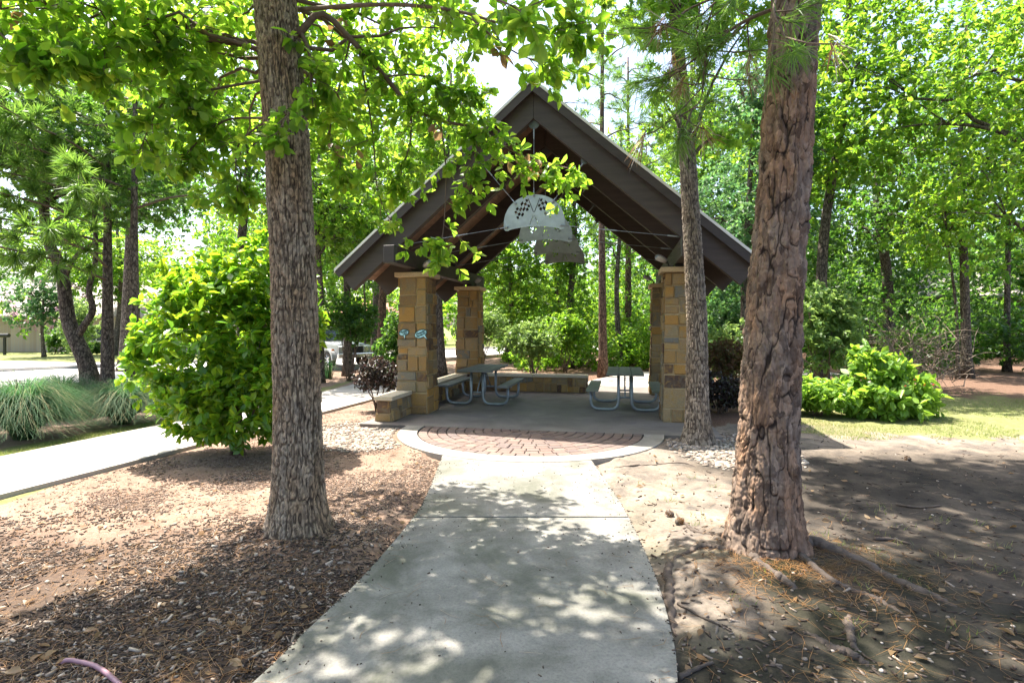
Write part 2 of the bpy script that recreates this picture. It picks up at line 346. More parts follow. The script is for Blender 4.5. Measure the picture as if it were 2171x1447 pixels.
def bark_trunk(name, path, radf, nu, nv, vein, cell, depth, seed, mat, parent, crack=0.22, terr=0.0, lumpy=0.16):
    # vein: frequencies of the long fissures round and along the trunk; cell: size of the cross cracked plates
    path = np.asarray(path, float); zq = np.linspace(path[0, 2], path[-1, 2], nv)
    cx = np.interp(zq, path[:, 2], path[:, 0]); cy = np.interp(zq, path[:, 2], path[:, 1]); rad = np.array([radf(z) for z in zq])
    th = np.linspace(0, 2*math.pi, nu, endpoint=False); rm = radf(1.5)
    S = np.stack([np.cos(th)[None]*rm+0*zq[:, None], np.sin(th)[None]*rm+0*zq[:, None], zq[:, None]+0*th[None]], -1)
    wv = np.stack([fbm(S*11, 3, seed), fbm(S*11, 3, seed+5), fbm(S*8, 3, seed+8)], -1)-0.5; S2 = S+wv*np.array([0.55, 0.55, 0.8])/vein[0]
    f1 = np.abs(vnoise(S2*np.array([vein[0], vein[0], vein[1]]), seed+2)-0.5)*2; f2 = np.abs(vnoise(S2*np.array([vein[0], vein[0], vein[1]])*1.83+3, seed+3)-0.5)*2
    e, cid = worley(S2/np.array([cell[0], cell[0], cell[1]]), seed)
    ss = lambda x: np.clip(x, 0, 1)**2*(3-2*np.clip(x, 0, 1))
    rid = ss(f1/crack)*(0.45+0.55*ss(f2/(crack*1.1)))*(0.6+0.4*ss(e/0.16))
    fl_ = fbm(S2*np.array([20, 20, 8]), 4, seed+40); lump = fbm(S*np.array([2.2, 2.2, 1.0]), 4, seed+30)-0.5
    rr = rad[:, None]*(1+lumpy*lump)+depth*(rid-0.7)+rid*depth*0.5*(cid-0.5)+terr*(np.floor(fl_*11)/11-0.5)+depth*0.45*(fbm(S*45, 2, seed+50)-0.4)
    fl = np.exp(-np.clip(zq, 0, None)/0.22)[:, None]*(0.05*np.sin(th*5+seed)+0.03*np.sin(th*8+1))[None]; rr = rr*(1+fl)
    V = np.stack([cx[:, None]+rr*np.cos(th), cy[:, None]+rr*np.sin(th), zq[:, None]+0*rr], -1).reshape(-1, 3)
    i = np.arange(nv-1)[:, None]*nu; j = np.arange(nu)[None]; F = np.stack([i+j, i+(j+1) % nu, i+nu+(j+1) % nu, i+nu+j], -1).reshape(-1, 4)
    me = mesh(name, V, F, False); a = me.attributes.new('ridge', 'FLOAT', 'POINT'); a.data.foreach_set('value', rid.ravel().astype(np.float32))
    return link(name, me, mat, parent)

# ------------------------------------------------------------------ ground, paths, street
def surf(name, cols, scale=3.0, fine=60.0, rough=0.85, bmp=0.3, stain=None, dist=0.01, pos=True):
    m, nt, b, o = new_mat(name); v = geo_pos(nt)
    n1 = noise(nt, scale, 6, 0.62, v, 0.4); n2 = noise(nt, fine, 4, 0.7, v)
    c = ramp(nt, n1, [(0.3, cols[0]), (0.5, cols[1]), (0.72, cols[2])])
    c = mix(nt, 1.0, c, ramp(nt, n2, [(0.3, (0.72, 0.72, 0.73)), (0.5, (1, 1, 1)), (0.75, (1.18, 1.17, 1.15))]), 'MULTIPLY')
    if stain:
        n3 = noise(nt, stain[1], 5, 0.65, v, 0.6); c = mix(nt, ramp(nt, n3, [(stain[2], (0, 0, 0)), (stain[2]+0.16, (stain[3],)*3)]), c, stain[0])
    nt.links.new(c, b.inputs['Base Color']); b.inputs['Roughness'].default_value = rough; b.inputs['Specular IOR Level'].default_value = 0.25
    bump(nt, b, n2, bmp, dist); return m
M_CONC = surf('weathered_concrete', [(0.14, 0.133, 0.117), (0.21, 0.2, 0.178), (0.3, 0.284, 0.254)], 3.2, 55, 0.85, 0.8, ((0.075, 0.08, 0.055), 0.8, 0.46, 0.75))
M_CONC_WALK = surf('pale_concrete', [(0.27, 0.25, 0.22), (0.34, 0.315, 0.28), (0.41, 0.38, 0.34)], 1.2, 70)
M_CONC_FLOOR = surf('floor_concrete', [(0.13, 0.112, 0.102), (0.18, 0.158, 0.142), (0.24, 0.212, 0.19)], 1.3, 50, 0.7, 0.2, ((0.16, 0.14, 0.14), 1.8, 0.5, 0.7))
M_CONC_CAP = surf('tan_cast_stone', [(0.45, 0.33, 0.19), (0.52, 0.39, 0.23), (0.57, 0.44, 0.28)], 2.0, 60, 0.8, 0.15)
M_RING = surf('border_concrete', [(0.19, 0.175, 0.15), (0.26, 0.24, 0.21), (0.33, 0.305, 0.27)], 2.4, 60)
M_SEAT = surf('cream_cast_stone', [(0.46, 0.4, 0.29), (0.53, 0.46, 0.35), (0.58, 0.51, 0.4)], 2.0, 60, 0.8, 0.15)
M_STREET = surf('street_concrete', [(0.36, 0.34, 0.32), (0.44, 0.42, 0.4), (0.5, 0.48, 0.45)], 0.6, 30)
M_SAND = surf('joint_sand', [(0.035, 0.03, 0.028), (0.05, 0.045, 0.04), (0.07, 0.06, 0.05)], 8, 120)
PY = np.array([-8.0, -3, 0, 1.5, 2.61, 3.06, 3.76, 4.76, 5.49, 7.33, 8.6])
PL = np.array([-5.4, -3.2, -2.05, -1.55, -1.24, -1.15, -1.01, -0.89, -0.86, -0.92, -0.96])
PR = np.array([-3.4, -1.2, 0.0, 0.45, 0.79, 0.89, 0.98, 1.035, 1.045, 1.0, 0.98])
PLS = spline(np.stack([PY, PL], 1), 200); PRS = spline(np.stack([PY, PR], 1), 200)
pl = lambda y: np.interp(y, PLS[:, 0], PLS[:, 1])
pr = lambda y: np.interp(y, PRS[:, 0], PRS[:, 1])
PHI = R(11.2); CP, SP = math.cos(PHI), math.sin(PHI); ORG = np.array([0.582, 10.44])
def W2(u, t): return ORG+np.array([CP*u+SP*t, -SP*u+CP*t])     # pavilion plan to world
FAN = W2(0, -1.5)
WALK_C = spline([(-8.2, -3), (-6.7, 3.5), (-5.75, 7.0), (-4.75, 10.8), (-3.95, 14.2), (-3.6, 18.0), (-3.9, 22.5)], 40)
def strip(c, wd, z, th):
    T = nrm(np.gradient(c, axis=0)); N = np.stack([-T[:, 1], T[:, 0]], 1)
    L = c+N*wd/2; Rr = c-N*wd/2; n = len(c); V = []
    for zz in (z, z-th):
        V += [(x, y, zz) for x, y in L]+[(x, y, zz) for x, y in Rr]
    F = []
    for i in range(n-1):
        F += [(i, n+i, n+i+1, i+1), (2*n+i, 2*n+i+1, 3*n+i+1, 3*n+i), (i, i+1, 2*n+i+1, 2*n+i), (n+i+1, n+i, 3*n+i, 3*n+i+1)]
    F += [(0, 2*n, 3*n, n), (n-1, 2*n-1, 4*n-1, 3*n-1)]
    return np.array(V), F
def axis_lines(parts):
    out = [parts[0][0]]
    for a, b, s in parts: out += list(np.linspace(a, b, max(2, int(round((b-a)/s))+1))[1:])
    return np.array(out)
gx = axis_lines([(-500, -60, 90), (-60, -20, 4), (-20, -8, 0.4), (-8, 8.5, 0.05), (8.5, 22, 0.35), (22, 60, 4), (60, 500, 90)])
gy = axis_lines([(-60, -8, 10), (-8, 1.2, 0.5), (1.2, 6.5, 0.04), (6.5, 13, 0.09), (13, 30, 0.5), (30, 70, 4), (70, 700, 90)])
GX, GY = np.meshgrid(gx, gy); q = np.stack([GX, GY, 0*GX], -1)
near = np.exp(-np.maximum(0, np.hypot(GX, GY-6)-14)/6)
def ground_z(x, y):
    qq = np.stack([np.asarray(x, float), np.asarray(y, float), 0*np.asarray(x, float)], -1)
    z = -0.045+0.05*(fbm(qq*0.9, 3, 3)-0.47)+0.022*(fbm(qq*7, 3, 9)-0.47)
    x = np.asarray(x, float); y = np.asarray(y, float)
    hump = 0.09*np.exp(-((x-2.0)**2+(y-4.1)**2)/0.55)+0.05*np.exp(-((x+1.8)**2+(y-4.6)**2)/0.35)+0.03*np.exp(-((x-2.74)**2+(y-8.1)**2)/0.3)
    pen = np.clip(np.minimum(x-pl(np.clip(y, -8, 8.6))+0.25, pr(np.clip(y, -8, 8.6))+0.25-x)/0.25, 0, 1)*(y < 8.0)
    z = z+hump*(1-pen)-0.04*pen
    d2 = np.hypot(x-FAN[0], y-FAN[1]); z = np.where(d2 < 2.1, np.minimum(z, -0.05), np.where((d2 < 2.5) & (pen < 0.01), np.maximum(z*0.5-0.008, -0.012-0.1*np.clip(d2-2.2, 0, 1)), z))
    lu = (x-ORG[0])*CP-(y-ORG[1])*SP; lt = (x-ORG[0])*SP+(y-ORG[1])*CP
    z = np.where((abs(lu) < 3.2) & (lt > -1.7) & (lt < 6), np.minimum(z, -0.06), z)
    wd = np.min(np.hypot(x[..., None]-WALK_C[::2, 0], y[..., None]-WALK_C[::2, 1]), -1); z = np.where(wd < 1.3, np.minimum(z, -0.05), z)
    return np.where(np.hypot(x, y-6) > 20, np.minimum(z, -0.03), z)
GZ = ground_z(GX, GY)
nzz = fbm(q*0.55, 4, 21); nz2 = fbm(q*2.2, 3, 31)
left = GX < pl(np.clip(GY, -8, 8.6))
wm = np.where((GX < 0.4) & (GY < 34), 1.0, 0.0); wsoil = np.where((GX >= 0.2) & (GY < 9.3+0.8*nz2) & (GX < 14), 1.0, 0.0)
wdl = np.min(np.stack([np.hypot(GX-a, GY-b) for a, b in WALK_C[::2]], -1), -1)
gr = ((GX > 4.6+1.2*nz2) & (GX < 16) & (GY > 7.6+2.2*nz2) & (GY < 14.2-1.5*nz2)).astype(float)
strip_l = ((wdl > 0.9) & (wdl < 1.5+0.3*nz2) & (GX < -5.0) & (GY > 3)).astype(float)
lawn_far = ((GX < -14) & (GY > 17)).astype(float)+((GY > 40)).astype(float)
gr = np.clip(gr*(0.35+0.9*nzz)+strip_l*0.75+lawn_far, 0, 1); wm = wm*(1-gr); wsoil = wsoil*(1-gr)
moss = np.clip((fbm(q*1.1, 4, 77)-0.52)*6, 0, 1)*(GX > pr(np.clip(GY, -8, 8.6)))*np.exp(-((GX-2.2)**2/2.2+(GY-3.4)**2/3.0))
ny, nx = GX.shape; V = np.stack([GX, GY, GZ], -1).reshape(-1, 3)
i = np.arange(ny-1)[:, None]*nx; j = np.arange(nx-1)[None]; F = np.stack([i+j, i+j+1, i+nx+j+1, i+nx+j], -1).reshape(-1, 4)
painted_shade = np.clip(1.25*np.clip((GX-1.0-0.95*np.clip((GY-3.9)/1.1, 0, 1)+0.9*(nz2-0.5))/0.9, 0, 1)*np.clip((8.2-GY)/1.5, 0, 1)+np.clip((3.4-GY)/0.8, 0, 1)*(GX > 0.3)+0.9*(GX < 0.3)*np.clip((4.7-0.25*(GX+2)-GY+1.2*(nzz-0.5))/1.2, 0, 1), 0, 1)*(0.75+0.5*nz2)  # shade painted into right soil and near mulch colour, partly an algae film
me = mesh('ground', V, F, True); da = me.attributes.new('painted_shade', 'FLOAT', 'POINT'); da.data.foreach_set('value', painted_shade.ravel().astype(np.float32)); ca = me.color_attributes.new('cover', 'FLOAT_COLOR', 'POINT')
ca.data.foreach_set('color', np.stack([wm, wsoil, gr, moss], -1).reshape(-1).astype(np.float32))
m, nt, b, o = new_mat('ground_cover'); v = geo_pos(nt); at = nd(nt, 'ShaderNodeAttribute', attribute_name='cover'); sep = nd(nt, 'ShaderNodeSeparateColor')
nt.links.new(at.outputs['Color'], sep.inputs[0])
n1 = noise(nt, 2.2, 6, 0.65, v, 0.5); n2 = noise(nt, 45, 5, 0.75, v); n3 = noise(nt, 14, 5, 0.7, v)
c = ramp(nt, n2, [(0.25, (0.05, 0.03, 0.02)), (0.5, (0.14, 0.085, 0.06)), (0.8, (0.25, 0.17, 0.12))])                   # leaf litter
c_m = mix(nt, ramp(nt, n1, [(0.35, (0, 0, 0)), (0.7, (1, 1, 1))]), ramp(nt, n2, [(0.25, (0.07, 0.045, 0.034)), (0.5, (0.16, 0.105, 0.077)), (0.78, (0.28, 0.195, 0.145))]),
          ramp(nt, n2, [(0.25, (0.17, 0.118, 0.088)), (0.5, (0.28, 0.2, 0.15)), (0.78, (0.38, 0.28, 0.215))]))
c_s = mix(nt, ramp(nt, n1, [(0.36, (0, 0, 0)), (0.66, (1, 1, 1))]), ramp(nt, n3, [(0.3, (0.09, 0.078, 0.068)), (0.7, (0.16, 0.135, 0.115))]), ramp(nt, n3, [(0.3, (0.25, 0.2, 0.155)), (0.7, (0.34, 0.275, 0.215))]))
c_s = mix(nt, 1.0, c_s, ramp(nt, n2, [(0.3, (0.75, 0.75, 0.75)), (0.7, (1.15, 1.15, 1.15))]), 'MULTIPLY')
c_g = ramp(nt, n3, [(0.3, (0.11, 0.14, 0.04)), (0.5, (0.17, 0.19, 0.07)), (0.75, (0.27, 0.24, 0.13))])
c = mix(nt, sep.outputs[0], c, c_m); c = mix(nt, sep.outputs[1], c, c_s); c = mix(nt, sep.outputs[2], c, c_g)
c = mix(nt, math_(nt, 'MULTIPLY', at.outputs['Alpha'], 0.8), c, (0.06, 0.075, 0.03))
dm = nd(nt, 'ShaderNodeAttribute', attribute_name='painted_shade'); c = mix(nt, math_(nt, 'MULTIPLY', dm.outputs['Fac'], 0.95), c, mix(nt, 1.0, c, (0.22, 0.225, 0.23), 'MULTIPLY'))  # darkens the ground colour where shade is painted in
nt.links.new(c, b.inputs['Base Color']); b.inputs['Roughness'].default_value = 0.95; b.inputs['Specular IOR Level'].default_value = 0.1
bump(nt, b, mix(nt, 0.5, n2, n3), 0.7, 0.03); M_GROUND = m
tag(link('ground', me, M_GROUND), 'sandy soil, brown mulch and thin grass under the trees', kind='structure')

def path_slab(y0, y1, n=26, k=13):
    V = []; F = []
    for a in range(n):
        for bq in range(k):
            f = bq/(k-1)
            if y1 is None:
                X1 = pl(7.3)+(pr(7.0)-pl(7.3))*f; ye = FAN[1]-math.sqrt(2.135**2-(X1-FAN[0])**2)
            else: ye = y1
            y = y0+(ye-y0)*a/(n-1); x = float(pl(y))+(float(pr(y))-float(pl(y)))*f
            V.append((x, y, 0.0))
    N = n*k; V += [(x, y, -0.1) for x, y, z in V]
    for a in range(n-1):
        for bq in range(k-1): F.append((a*k+bq, a*k+bq+1, (a+1)*k+bq+1, (a+1)*k+bq))
    rim = [bq for bq in range(k)]+[a*k+k-1 for a in range(1, n)]+[(n-1)*k+bq for bq in range(k-2, -1, -1)]+[a*k for a in range(n-2, 0, -1)]
    for a, bq in zip(rim, rim[1:]+rim[:1]): F.append((bq, a, a+N, bq+N))
    return V, F
path_e = tag(empty('path'), 'curving grey concrete path to the pavilion', kind='structure')
mk('slab', *path_slab(4.895, None), M_CONC, path_e)
mk('slab', *path_slab(1.95, 4.866), M_CONC, path_e)
mk('slab', *path_slab(-1.0, 1.938), M_CONC, path_e)
mk('slab', *path_slab(-7.5, -1.012), M_CONC, path_e)
V, F = strip(WALK_C, 1.9, 0.0, 0.12); tag(mk('sidewalk', V, F, M_CONC_WALK), 'pale concrete sidewalk crossing behind the big shrub', kind='structure')
bw = np.array([W2(1.2, 5.42), W2(2.2, 8.2), W2(3.6, 10.2), W2(9, 12)]); V, F = strip(spline(bw, 20), 2.2, -0.004, 0.12)
tag(mk('walkway', V, F, M_CONC_WALK), 'pale concrete walkway leaving the back of the pavilion', kind='structure')
near_e = spline([(-34, -8), (-21.5, 4.5), (-13.3, 14.0), (-7.2, 21.3), (-2.5, 28.5), (4.5, 35.5), (16, 41), (34, 45)], 60)
T = nrm(np.gradient(near_e, axis=0)); N = np.stack([-T[:, 1], T[:, 0]], 1); st_c = near_e+N*4.1
V, F = strip(st_c, 8.2, 0.02, 0.1); tag(mk('street', V, F, M_STREET), 'sunlit pale concrete street beyond the trees', kind='structure')
for s in (1, -1):
    V, F = strip(st_c+N*4.19*s, 0.17, 0.14, 0.22); tag(mk('kerb', V, F, M_STREET), 'concrete kerb along the street', kind='structure')
V, F = strip(spline([(-33.5, 27), (-24, 24.5), (-16.5, 23.2)], 12), 3.6, 0.02, 0.08); tag(mk('driveway', V, F, M_STREET), 'white concrete driveway in front of the brick house', kind='structure')

# ------------------------------------------------------------------ pavilion
PAV = empty('picnic_pavilion', (ORG[0], ORG[1], 0), -PHI)
tag(PAV, 'open picnic pavilion with dark timber gable roof on four stone columns', 'pavilion')
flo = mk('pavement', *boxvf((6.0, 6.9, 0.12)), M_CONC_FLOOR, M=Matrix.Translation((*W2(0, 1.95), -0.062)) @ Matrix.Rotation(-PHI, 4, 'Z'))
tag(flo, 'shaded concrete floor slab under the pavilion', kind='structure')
def wood(name, col, stain=(0.5, 0.35, 0.25)):
    m, nt, b, o = new_mat(name); v = coord(nt, (1, 1, 1)); n1 = noise(nt, 2.5, 5, 0.6, coord(nt, (0.6, 6, 6))); n2 = noise(nt, 30, 4, 0.7, coord(nt, (0.3, 3, 3)))
    c = ramp(nt, n1, [(0.3, tuple(x*0.75 for x in col)), (0.55, col), (0.8, tuple(x*1.3 for x in col))])
    oi = nd(nt, 'ShaderNodeObjectInfo'); c = mix(nt, 1.0, c, ramp(nt, oi.outputs['Random'], [(0, (0.82, 0.82, 0.84)), (1, (1.15, 1.12, 1.08))]), 'MULTIPLY')
    nt.links.new(c, b.inputs['Base Color']); b.inputs['Roughness'].default_value = 0.65; bump(nt, b, n2, 0.25, 0.006); return m
M_TIMBER = wood('dark_stained_timber', (0.05, 0.036, 0.029)); M_DECK = wood('roof_deck_plank', (0.3, 0.19, 0.13))
M_STEEL = plain('galvanised_steel', (0.27, 0.3, 0.32), 0.5, 0.6, 0.18, 9)
M_PLATE = plain('sign_steel', (0.36, 0.41, 0.42), 0.5, 0.3, 0.16, 7)
M_DARKSTEEL = plain('dark_steel', (0.1, 0.1, 0.1), 0.5, 0.6, 0.2, 9)
M_FLASH = plain('pale_metal_edge', (0.68, 0.65, 0.57), 0.5, 0.2, 0.1, 3)
M_SHINGLE = surf('roof_shingle', [(0.1, 0.1, 0.1), (0.15, 0.14, 0.13), (0.2, 0.19, 0.17)], 3, 40)
ZR, SL, UE, T0, T1 = 5.885, 0.866, 3.64, -1.236, 5.15
CS = 1/math.hypot(1, SL); ANG = math.atan(SL)
def slope_bar(name, s, o0, o1, ta, tb, mat, ue=UE, u0=0.0, sq=False, parent=PAV):
    # bar along the slope of side s; o0, o1 vertical offsets under the roof plane (top, bottom)
    pts = []
    for (u, oo) in ((u0, o0), (u0, o1), (ue-((o1-o0)*CS*CS*SL if sq else 0), o1), (ue, o0)):
        pts.append((u*s, ZR-SL*u-oo))
    V = [(u, ta, z) for u, z in pts]+[(u, tb, z) for u, z in pts]
    F = [(0, 1, 2, 3), (7, 6, 5, 4), (0, 4, 5, 1), (1, 5, 6, 2), (2, 6, 7, 3), (3, 7, 4, 0)]
    if s < 0: F = [f[::-1] for f in F]
    return mk(name, V, F, mat, parent)
for s in (-1, 1):
    rf = slope_bar('roof', s, 0.0, 0.055, T0+0.02, T1-0.02, M_SHINGLE, UE-0.01, 0.0)
    for ta, tb in ((T0-0.012, T0+0.018), (T1-0.018, T1+0.012)): slope_bar('flashing', s, -0.004, 0.05, ta, tb, M_FLASH, UE, 0.0)
    slope_bar('flashing', s, -0.004, 0.058, T0+0.02, T1-0.02, M_FLASH, UE+0.01, UE-0.012)
    for ta, tb in ((T0, T0+0.045), (T1-0.045, T1)): slope_bar('barge_board', s, 0.064, 0.22, ta, tb, M_TIMBER, UE-0.01, 0.0, True)
    nP = 34
    for k in range(nP):
        ua = 0.004+k*(UE-0.02)/nP; slope_bar('plank', s, 0.058, 0.10, T0+0.047, T1-0.047, M_DECK, ua+(UE-0.02)/nP-0.007, ua)
TR = [-1.05, 0.42, 2.35, 4.25]; RB = 0.64
for t in TR:
    for s in (-1, 1):
        r_ = slope_bar('rafter', s, 0.102, RB, t-0.07, t+0.07, M_TIMBER, UE-0.04, 0.0035, True)
        for u in (0.86,):
            z = ZR-SL*u-RB; mb = MB(); k = 14
            V = [(s*u+0.06*math.cos(a), t+d, z-0.01+0.06*math.sin(a)) for d in (-0.012, 0.012) for a in np.arange(k)*2*math.pi/k]
            mb.add(V, [tuple(range(k-1, -1, -1)), tuple(range(k, 2*k))]+[(i_, (i_+1) % k, (i_+1) % k+k, i_+k) for i_ in range(k)])
            mb.mk('connector_plate', M_DARKSTEEL, PAV)
    k = 18; zc = ZR-RB-0.06
    V = [(0.1*math.cos(a), t+d, zc+0.1*math.sin(a)) for d in (-0.015, 0.015) for a in np.arange(k)*2*math.pi/k]
    MB().add(V, [tuple(range(k-1, -1, -1)), tuple(range(k, 2*k))]+[(i_, (i_+1) % k, (i_+1) % k+k, i_+k) for i_ in range(k)]).mk('ridge_plate', M_DARKSTEEL, PAV)
BU, BZ0, BZ1, BT0, BT1 = 2.51, 2.81, 3.115, -1.4, 5.0
for s in (-1, 1):
    bm_ = mk('beam', *boxvf((0.2, BT1-BT0, BZ1-BZ0), 0.006), M_TIMBER, PAV, loc=(s*BU, (BT0+BT1)/2, (BZ0+BZ1)/2))
    for t in (BT0+0.07, BT1-0.07): MB().box((0, 0, 0), (0.212, 0.11, BZ1-BZ0+0.004)).mk('steel_band', M_DARKSTEEL, PAV, loc=(s*BU, t, (BZ0+BZ1)/2))
    for t in TR:
        k = 16; V = [(s*(BU-0.05)+d, t+0.02+0.075*math.cos(a), BZ1+0.045+0.075*math.sin(a)) for d in (-0.012, 0.012) for a in np.arange(k)*2*math.pi/k]
        MB().add(V, [tuple(range(k)), tuple(range(2*k-1, k-1, -1))]+[(i_+k, (i_+1) % k+k, (i_+1) % k, i_) for i_ in range(k)]).mk('connector_plate', M_STEEL, PAV)
        for a in range(3):
            for bq in (-0.035, 0.035): MB().tube([(s*BU-s*0.1, t+bq, BZ0+0.07+a*0.08), (s*BU-s*0.109, t+bq, BZ0+0.07+a*0.08)], 0.012, 8).mk('bolt', M_DARKSTEEL, PAV)
# stone
def stone_mat():
    m, nt, b, o = new_mat('ashlar_stone'); oi = nd(nt, 'ShaderNodeObjectInfo'); r = oi.outputs['Random']
    off = nd(nt, 'ShaderNodeCombineXYZ'); nt.links.new(math_(nt, 'MULTIPLY', r, 37.0), off.inputs[0]); nt.links.new(math_(nt, 'MULTIPLY', r, 91.0), off.inputs[2])
    va = nd(nt, 'ShaderNodeVectorMath', operation='ADD'); nt.links.new(geo_pos(nt), va.inputs[0]); nt.links.new(off.outputs[0], va.inputs[1]); v = va.outputs[0]
    cols = [(0.31, 0.19, 0.075), (0.27, 0.185, 0.095), (0.19, 0.155, 0.105), (0.34, 0.22, 0.09), (0.12, 0.07, 0.045), (0.28, 0.17, 0.07), (0.22, 0.17, 0.11), (0.36, 0.195, 0.055), (0.22, 0.14, 0.07), (0.16, 0.15, 0.125), (0.3, 0.21, 0.11), (0.09, 0.055, 0.04)]
    c = ramp(nt, r, [(i_/len(cols), cc) for i_, cc in enumerate(cols)]); nt.nodes[-1]
    for n_ in nt.nodes:
        if n_.type == 'VALTORGB': n_.color_ramp.interpolation = 'CONSTANT'
    n1 = noise(nt, 7, 5, 0.65, v, 1.5); n2 = noise(nt, 3.5, 4, 0.6, v, 1.0); n3 = noise(nt, 60, 4, 0.7, v)
    c = mix(nt, ramp(nt, n1, [(0.5, (0, 0, 0)), (0.68, (0.75, 0.75, 0.75))]), c, (0.35, 0.205, 0.05))
    c = mix(nt, ramp(nt, n2, [(0.52, (0, 0, 0)), (0.66, (0.55, 0.55, 0.55))]), c, (0.2, 0.18, 0.12))
    c = mix(nt, 1.0, c, ramp(nt, n3, [(0.25, (0.72, 0.72, 0.72)), (0.75, (1.25, 1.25, 1.25))]), 'MULTIPLY')
    nt.links.new(c, b.inputs['Base Color']); b.inputs['Roughness'].default_value = 0.8; b.inputs['Specular IOR Level'].default_value = 0.3
    bump(nt, b, mix(nt, 0.5, n1, n3), 0.45, 0.02); return m
M_STONE = stone_mat(); M_MORTAR = surf('stone_mortar', [(0.34, 0.25, 0.13), (0.4, 0.3, 0.17), (0.45, 0.35, 0.21)], 6, 90)
def subdivide(rnd, x0, x1, z0, z1, mx, mn, out):
    wd, h = x1-x0, z1-z0
    if (wd < mx and h < mx*0.85 and (rnd.random() < 0.62 or min(wd, h) < mn*1.5)) or (wd < mn*2 and h < mn*2): out.append((x0, x1, z0, z1)); return
    f = rnd.uniform(0.34, 0.66)
    if wd*rnd.uniform(0.8, 1.25) > h*1.15 and wd > mn*1.8: subdivide(rnd, x0, x0+wd*f, z0, z1, mx, mn, out); subdivide(rnd, x0+wd*f, x1, z0, z1, mx, mn, out)
    else: subdivide(rnd, x0, x1, z0, z0+h*f, mx, mn, out); subdivide(rnd, x0, x1, z0+h*f, z1, mx, mn, out)
def stones_on(parent, rnd, fmap, wd, h, mx=0.34, mn=0.1, joint=0.011):
    # fmap(a, z, proud) maps a face coordinate to a local point; every stone is an object of its own
    out = []; subdivide(rnd, 0, wd, 0, h, mx, mn, out)
    for (x0, x1, z0, z1) in out:
        if x1-x0 < 0.03 or z1-z0 < 0.03: continue
        j_ = [joint*rnd.uniform(0.7, 1.3)*0.5+0.002 for _ in range(4)]
        a0, a1, c0, c1 = x0+j_[0], x1-j_[1], z0+j_[2], z1-j_[3]; p = rnd.uniform(0.008, 0.042); e = rnd.uniform(0.006, 0.013)
        tl = [rnd.uniform(-0.007, 0.007) for _ in range(4)]
        jj = lambda: rnd.uniform(-0.007, 0.007); crn = [(a0+jj(), c0+jj()), (a1+jj(), c0+jj()), (a1+jj(), c1+jj()), (a0+jj(), c1+jj())]; inn = [(a+sx*e, z+sz*e) for (a, z), (sx, sz) in zip(crn, ((1, 1), (-1, 1), (-1, -1), (1, -1)))]
        V = [fmap(a, z, -0.004) for a, z in crn]+[fmap(a, z, p*0.6) for a, z in crn]+[fmap(a, z, p+t_) for (a, z), t_ in zip(inn, tl)]
        Fc = [(8, 9, 10, 11)]
        for k in range(4): n_ = (k+1) % 4; Fc += [(k, n_, 4+n_, 4+k), (4+k, 4+n_, 8+n_, 8+k)]
        mk('stone', V, Fc, M_STONE, parent)
WB, WT, HC = 0.31, 0.262, 2.655              # half widths at foot and head, shaft height
def column(u, t, seed):
    rnd = random.Random(seed); c = mk('column', [(sx*a, sy*a, z) for z, a in ((-0.05, WB-0.0), (HC, WT)) for sx, sy in ((-1, -1), (1, -1), (1, 1), (-1, 1))],
        [(0, 3, 2, 1), (4, 5, 6, 7), (0, 1, 5, 4), (1, 2, 6, 5), (2, 3, 7, 6), (3, 0, 4, 7)], M_MORTAR, PAV, loc=(u, t, 0))
    dirs = [((1, 0), (0, -1)), ((0, 1), (1, 0)), ((-1, 0), (0, 1)), ((0, -1), (-1, 0))]
    for ax, nn in dirs:
        def fm(a, z, p, ax=ax, nn=nn):
            hw = WB+(WT-WB)*z/HC; f = (a/(2*WB)*2-1)*(hw+(p if p > 0 else 0)*0.6); return (ax[0]*f+nn[0]*(hw+p), ax[1]*f+nn[1]*(hw+p), z)
        stones_on(c, rnd, fm, 2*WB, HC-0.005, 0.44, 0.12, 0.02)
    mk('cap_stone', *boxvf((0.70, 0.70, 0.09), 0.006), M_CONC_CAP, c, loc=(0, 0, HC+0.046))
    mk('post_base', *boxvf((0.17, 0.22, 0.07)), M_DARKSTEEL, c, loc=(0, 0, HC+0.126))
    return c
FLC = column(-BU, 0, 11); column(BU, 0, 22); column(-BU, 3.9, 33); column(BU, 3.9, 44)
# seat walls
def seat_wall(name, label, u, t, ln, along_t, seed):
    rnd = random.Random(seed); rz = -PHI+(0 if along_t else -math.pi/2); p = W2(u, t); e = empty(name, (p[0], p[1], 0), rz); tag(e, label, 'seat wall', 'stone seat walls of the pavilion')
    hb, ht, h = 0.15, 0.115, 0.375                # local y runs along the wall from 0 to ln
    mk('core', [(sx*a, y, z) for z, a in ((-0.05, hb-0.0), (h, ht)) for sx, y in ((-1, 0), (1, 0), (1, ln), (-1, ln))],
       [(0, 3, 2, 1), (4, 5, 6, 7), (0, 1, 5, 4), (1, 2, 6, 5), (2, 3, 7, 6), (3, 0, 4, 7)], M_MORTAR, e)
    def fm(sx):
        def g(a, z, p):
            hw = hb+(ht-hb)*z/h; return (sx*(hw+p), a if sx > 0 else ln-a, z)
        return g
    stones_on(e, rnd, fm(1), ln, h-0.005, 0.3, 0.09); stones_on(e, rnd, fm(-1), ln, h-0.005, 0.3, 0.09)
    for y0, sg in ((0, -1), (ln, 1)):
        def ge(a, z, p, y0=y0, sg=sg):
            hw = hb+(ht-hb)*z/h; f = (a/(2*hb)*2-1)*hw; return ((f if sg < 0 else -f), y0+sg*p, z)
        stones_on(e, rnd, ge, 2*hb, h-0.005, 0.4, 0.13)
    n = max(1, int(round(ln/1.25))); L = (ln+0.1)/n
    for k in range(n): mk('cap_slab', *boxvf((0.35, L-0.006, 0.072), 0.006), M_SEAT, e, loc=(0, -0.05+L*(k+0.5), h+0.0375))
    return e
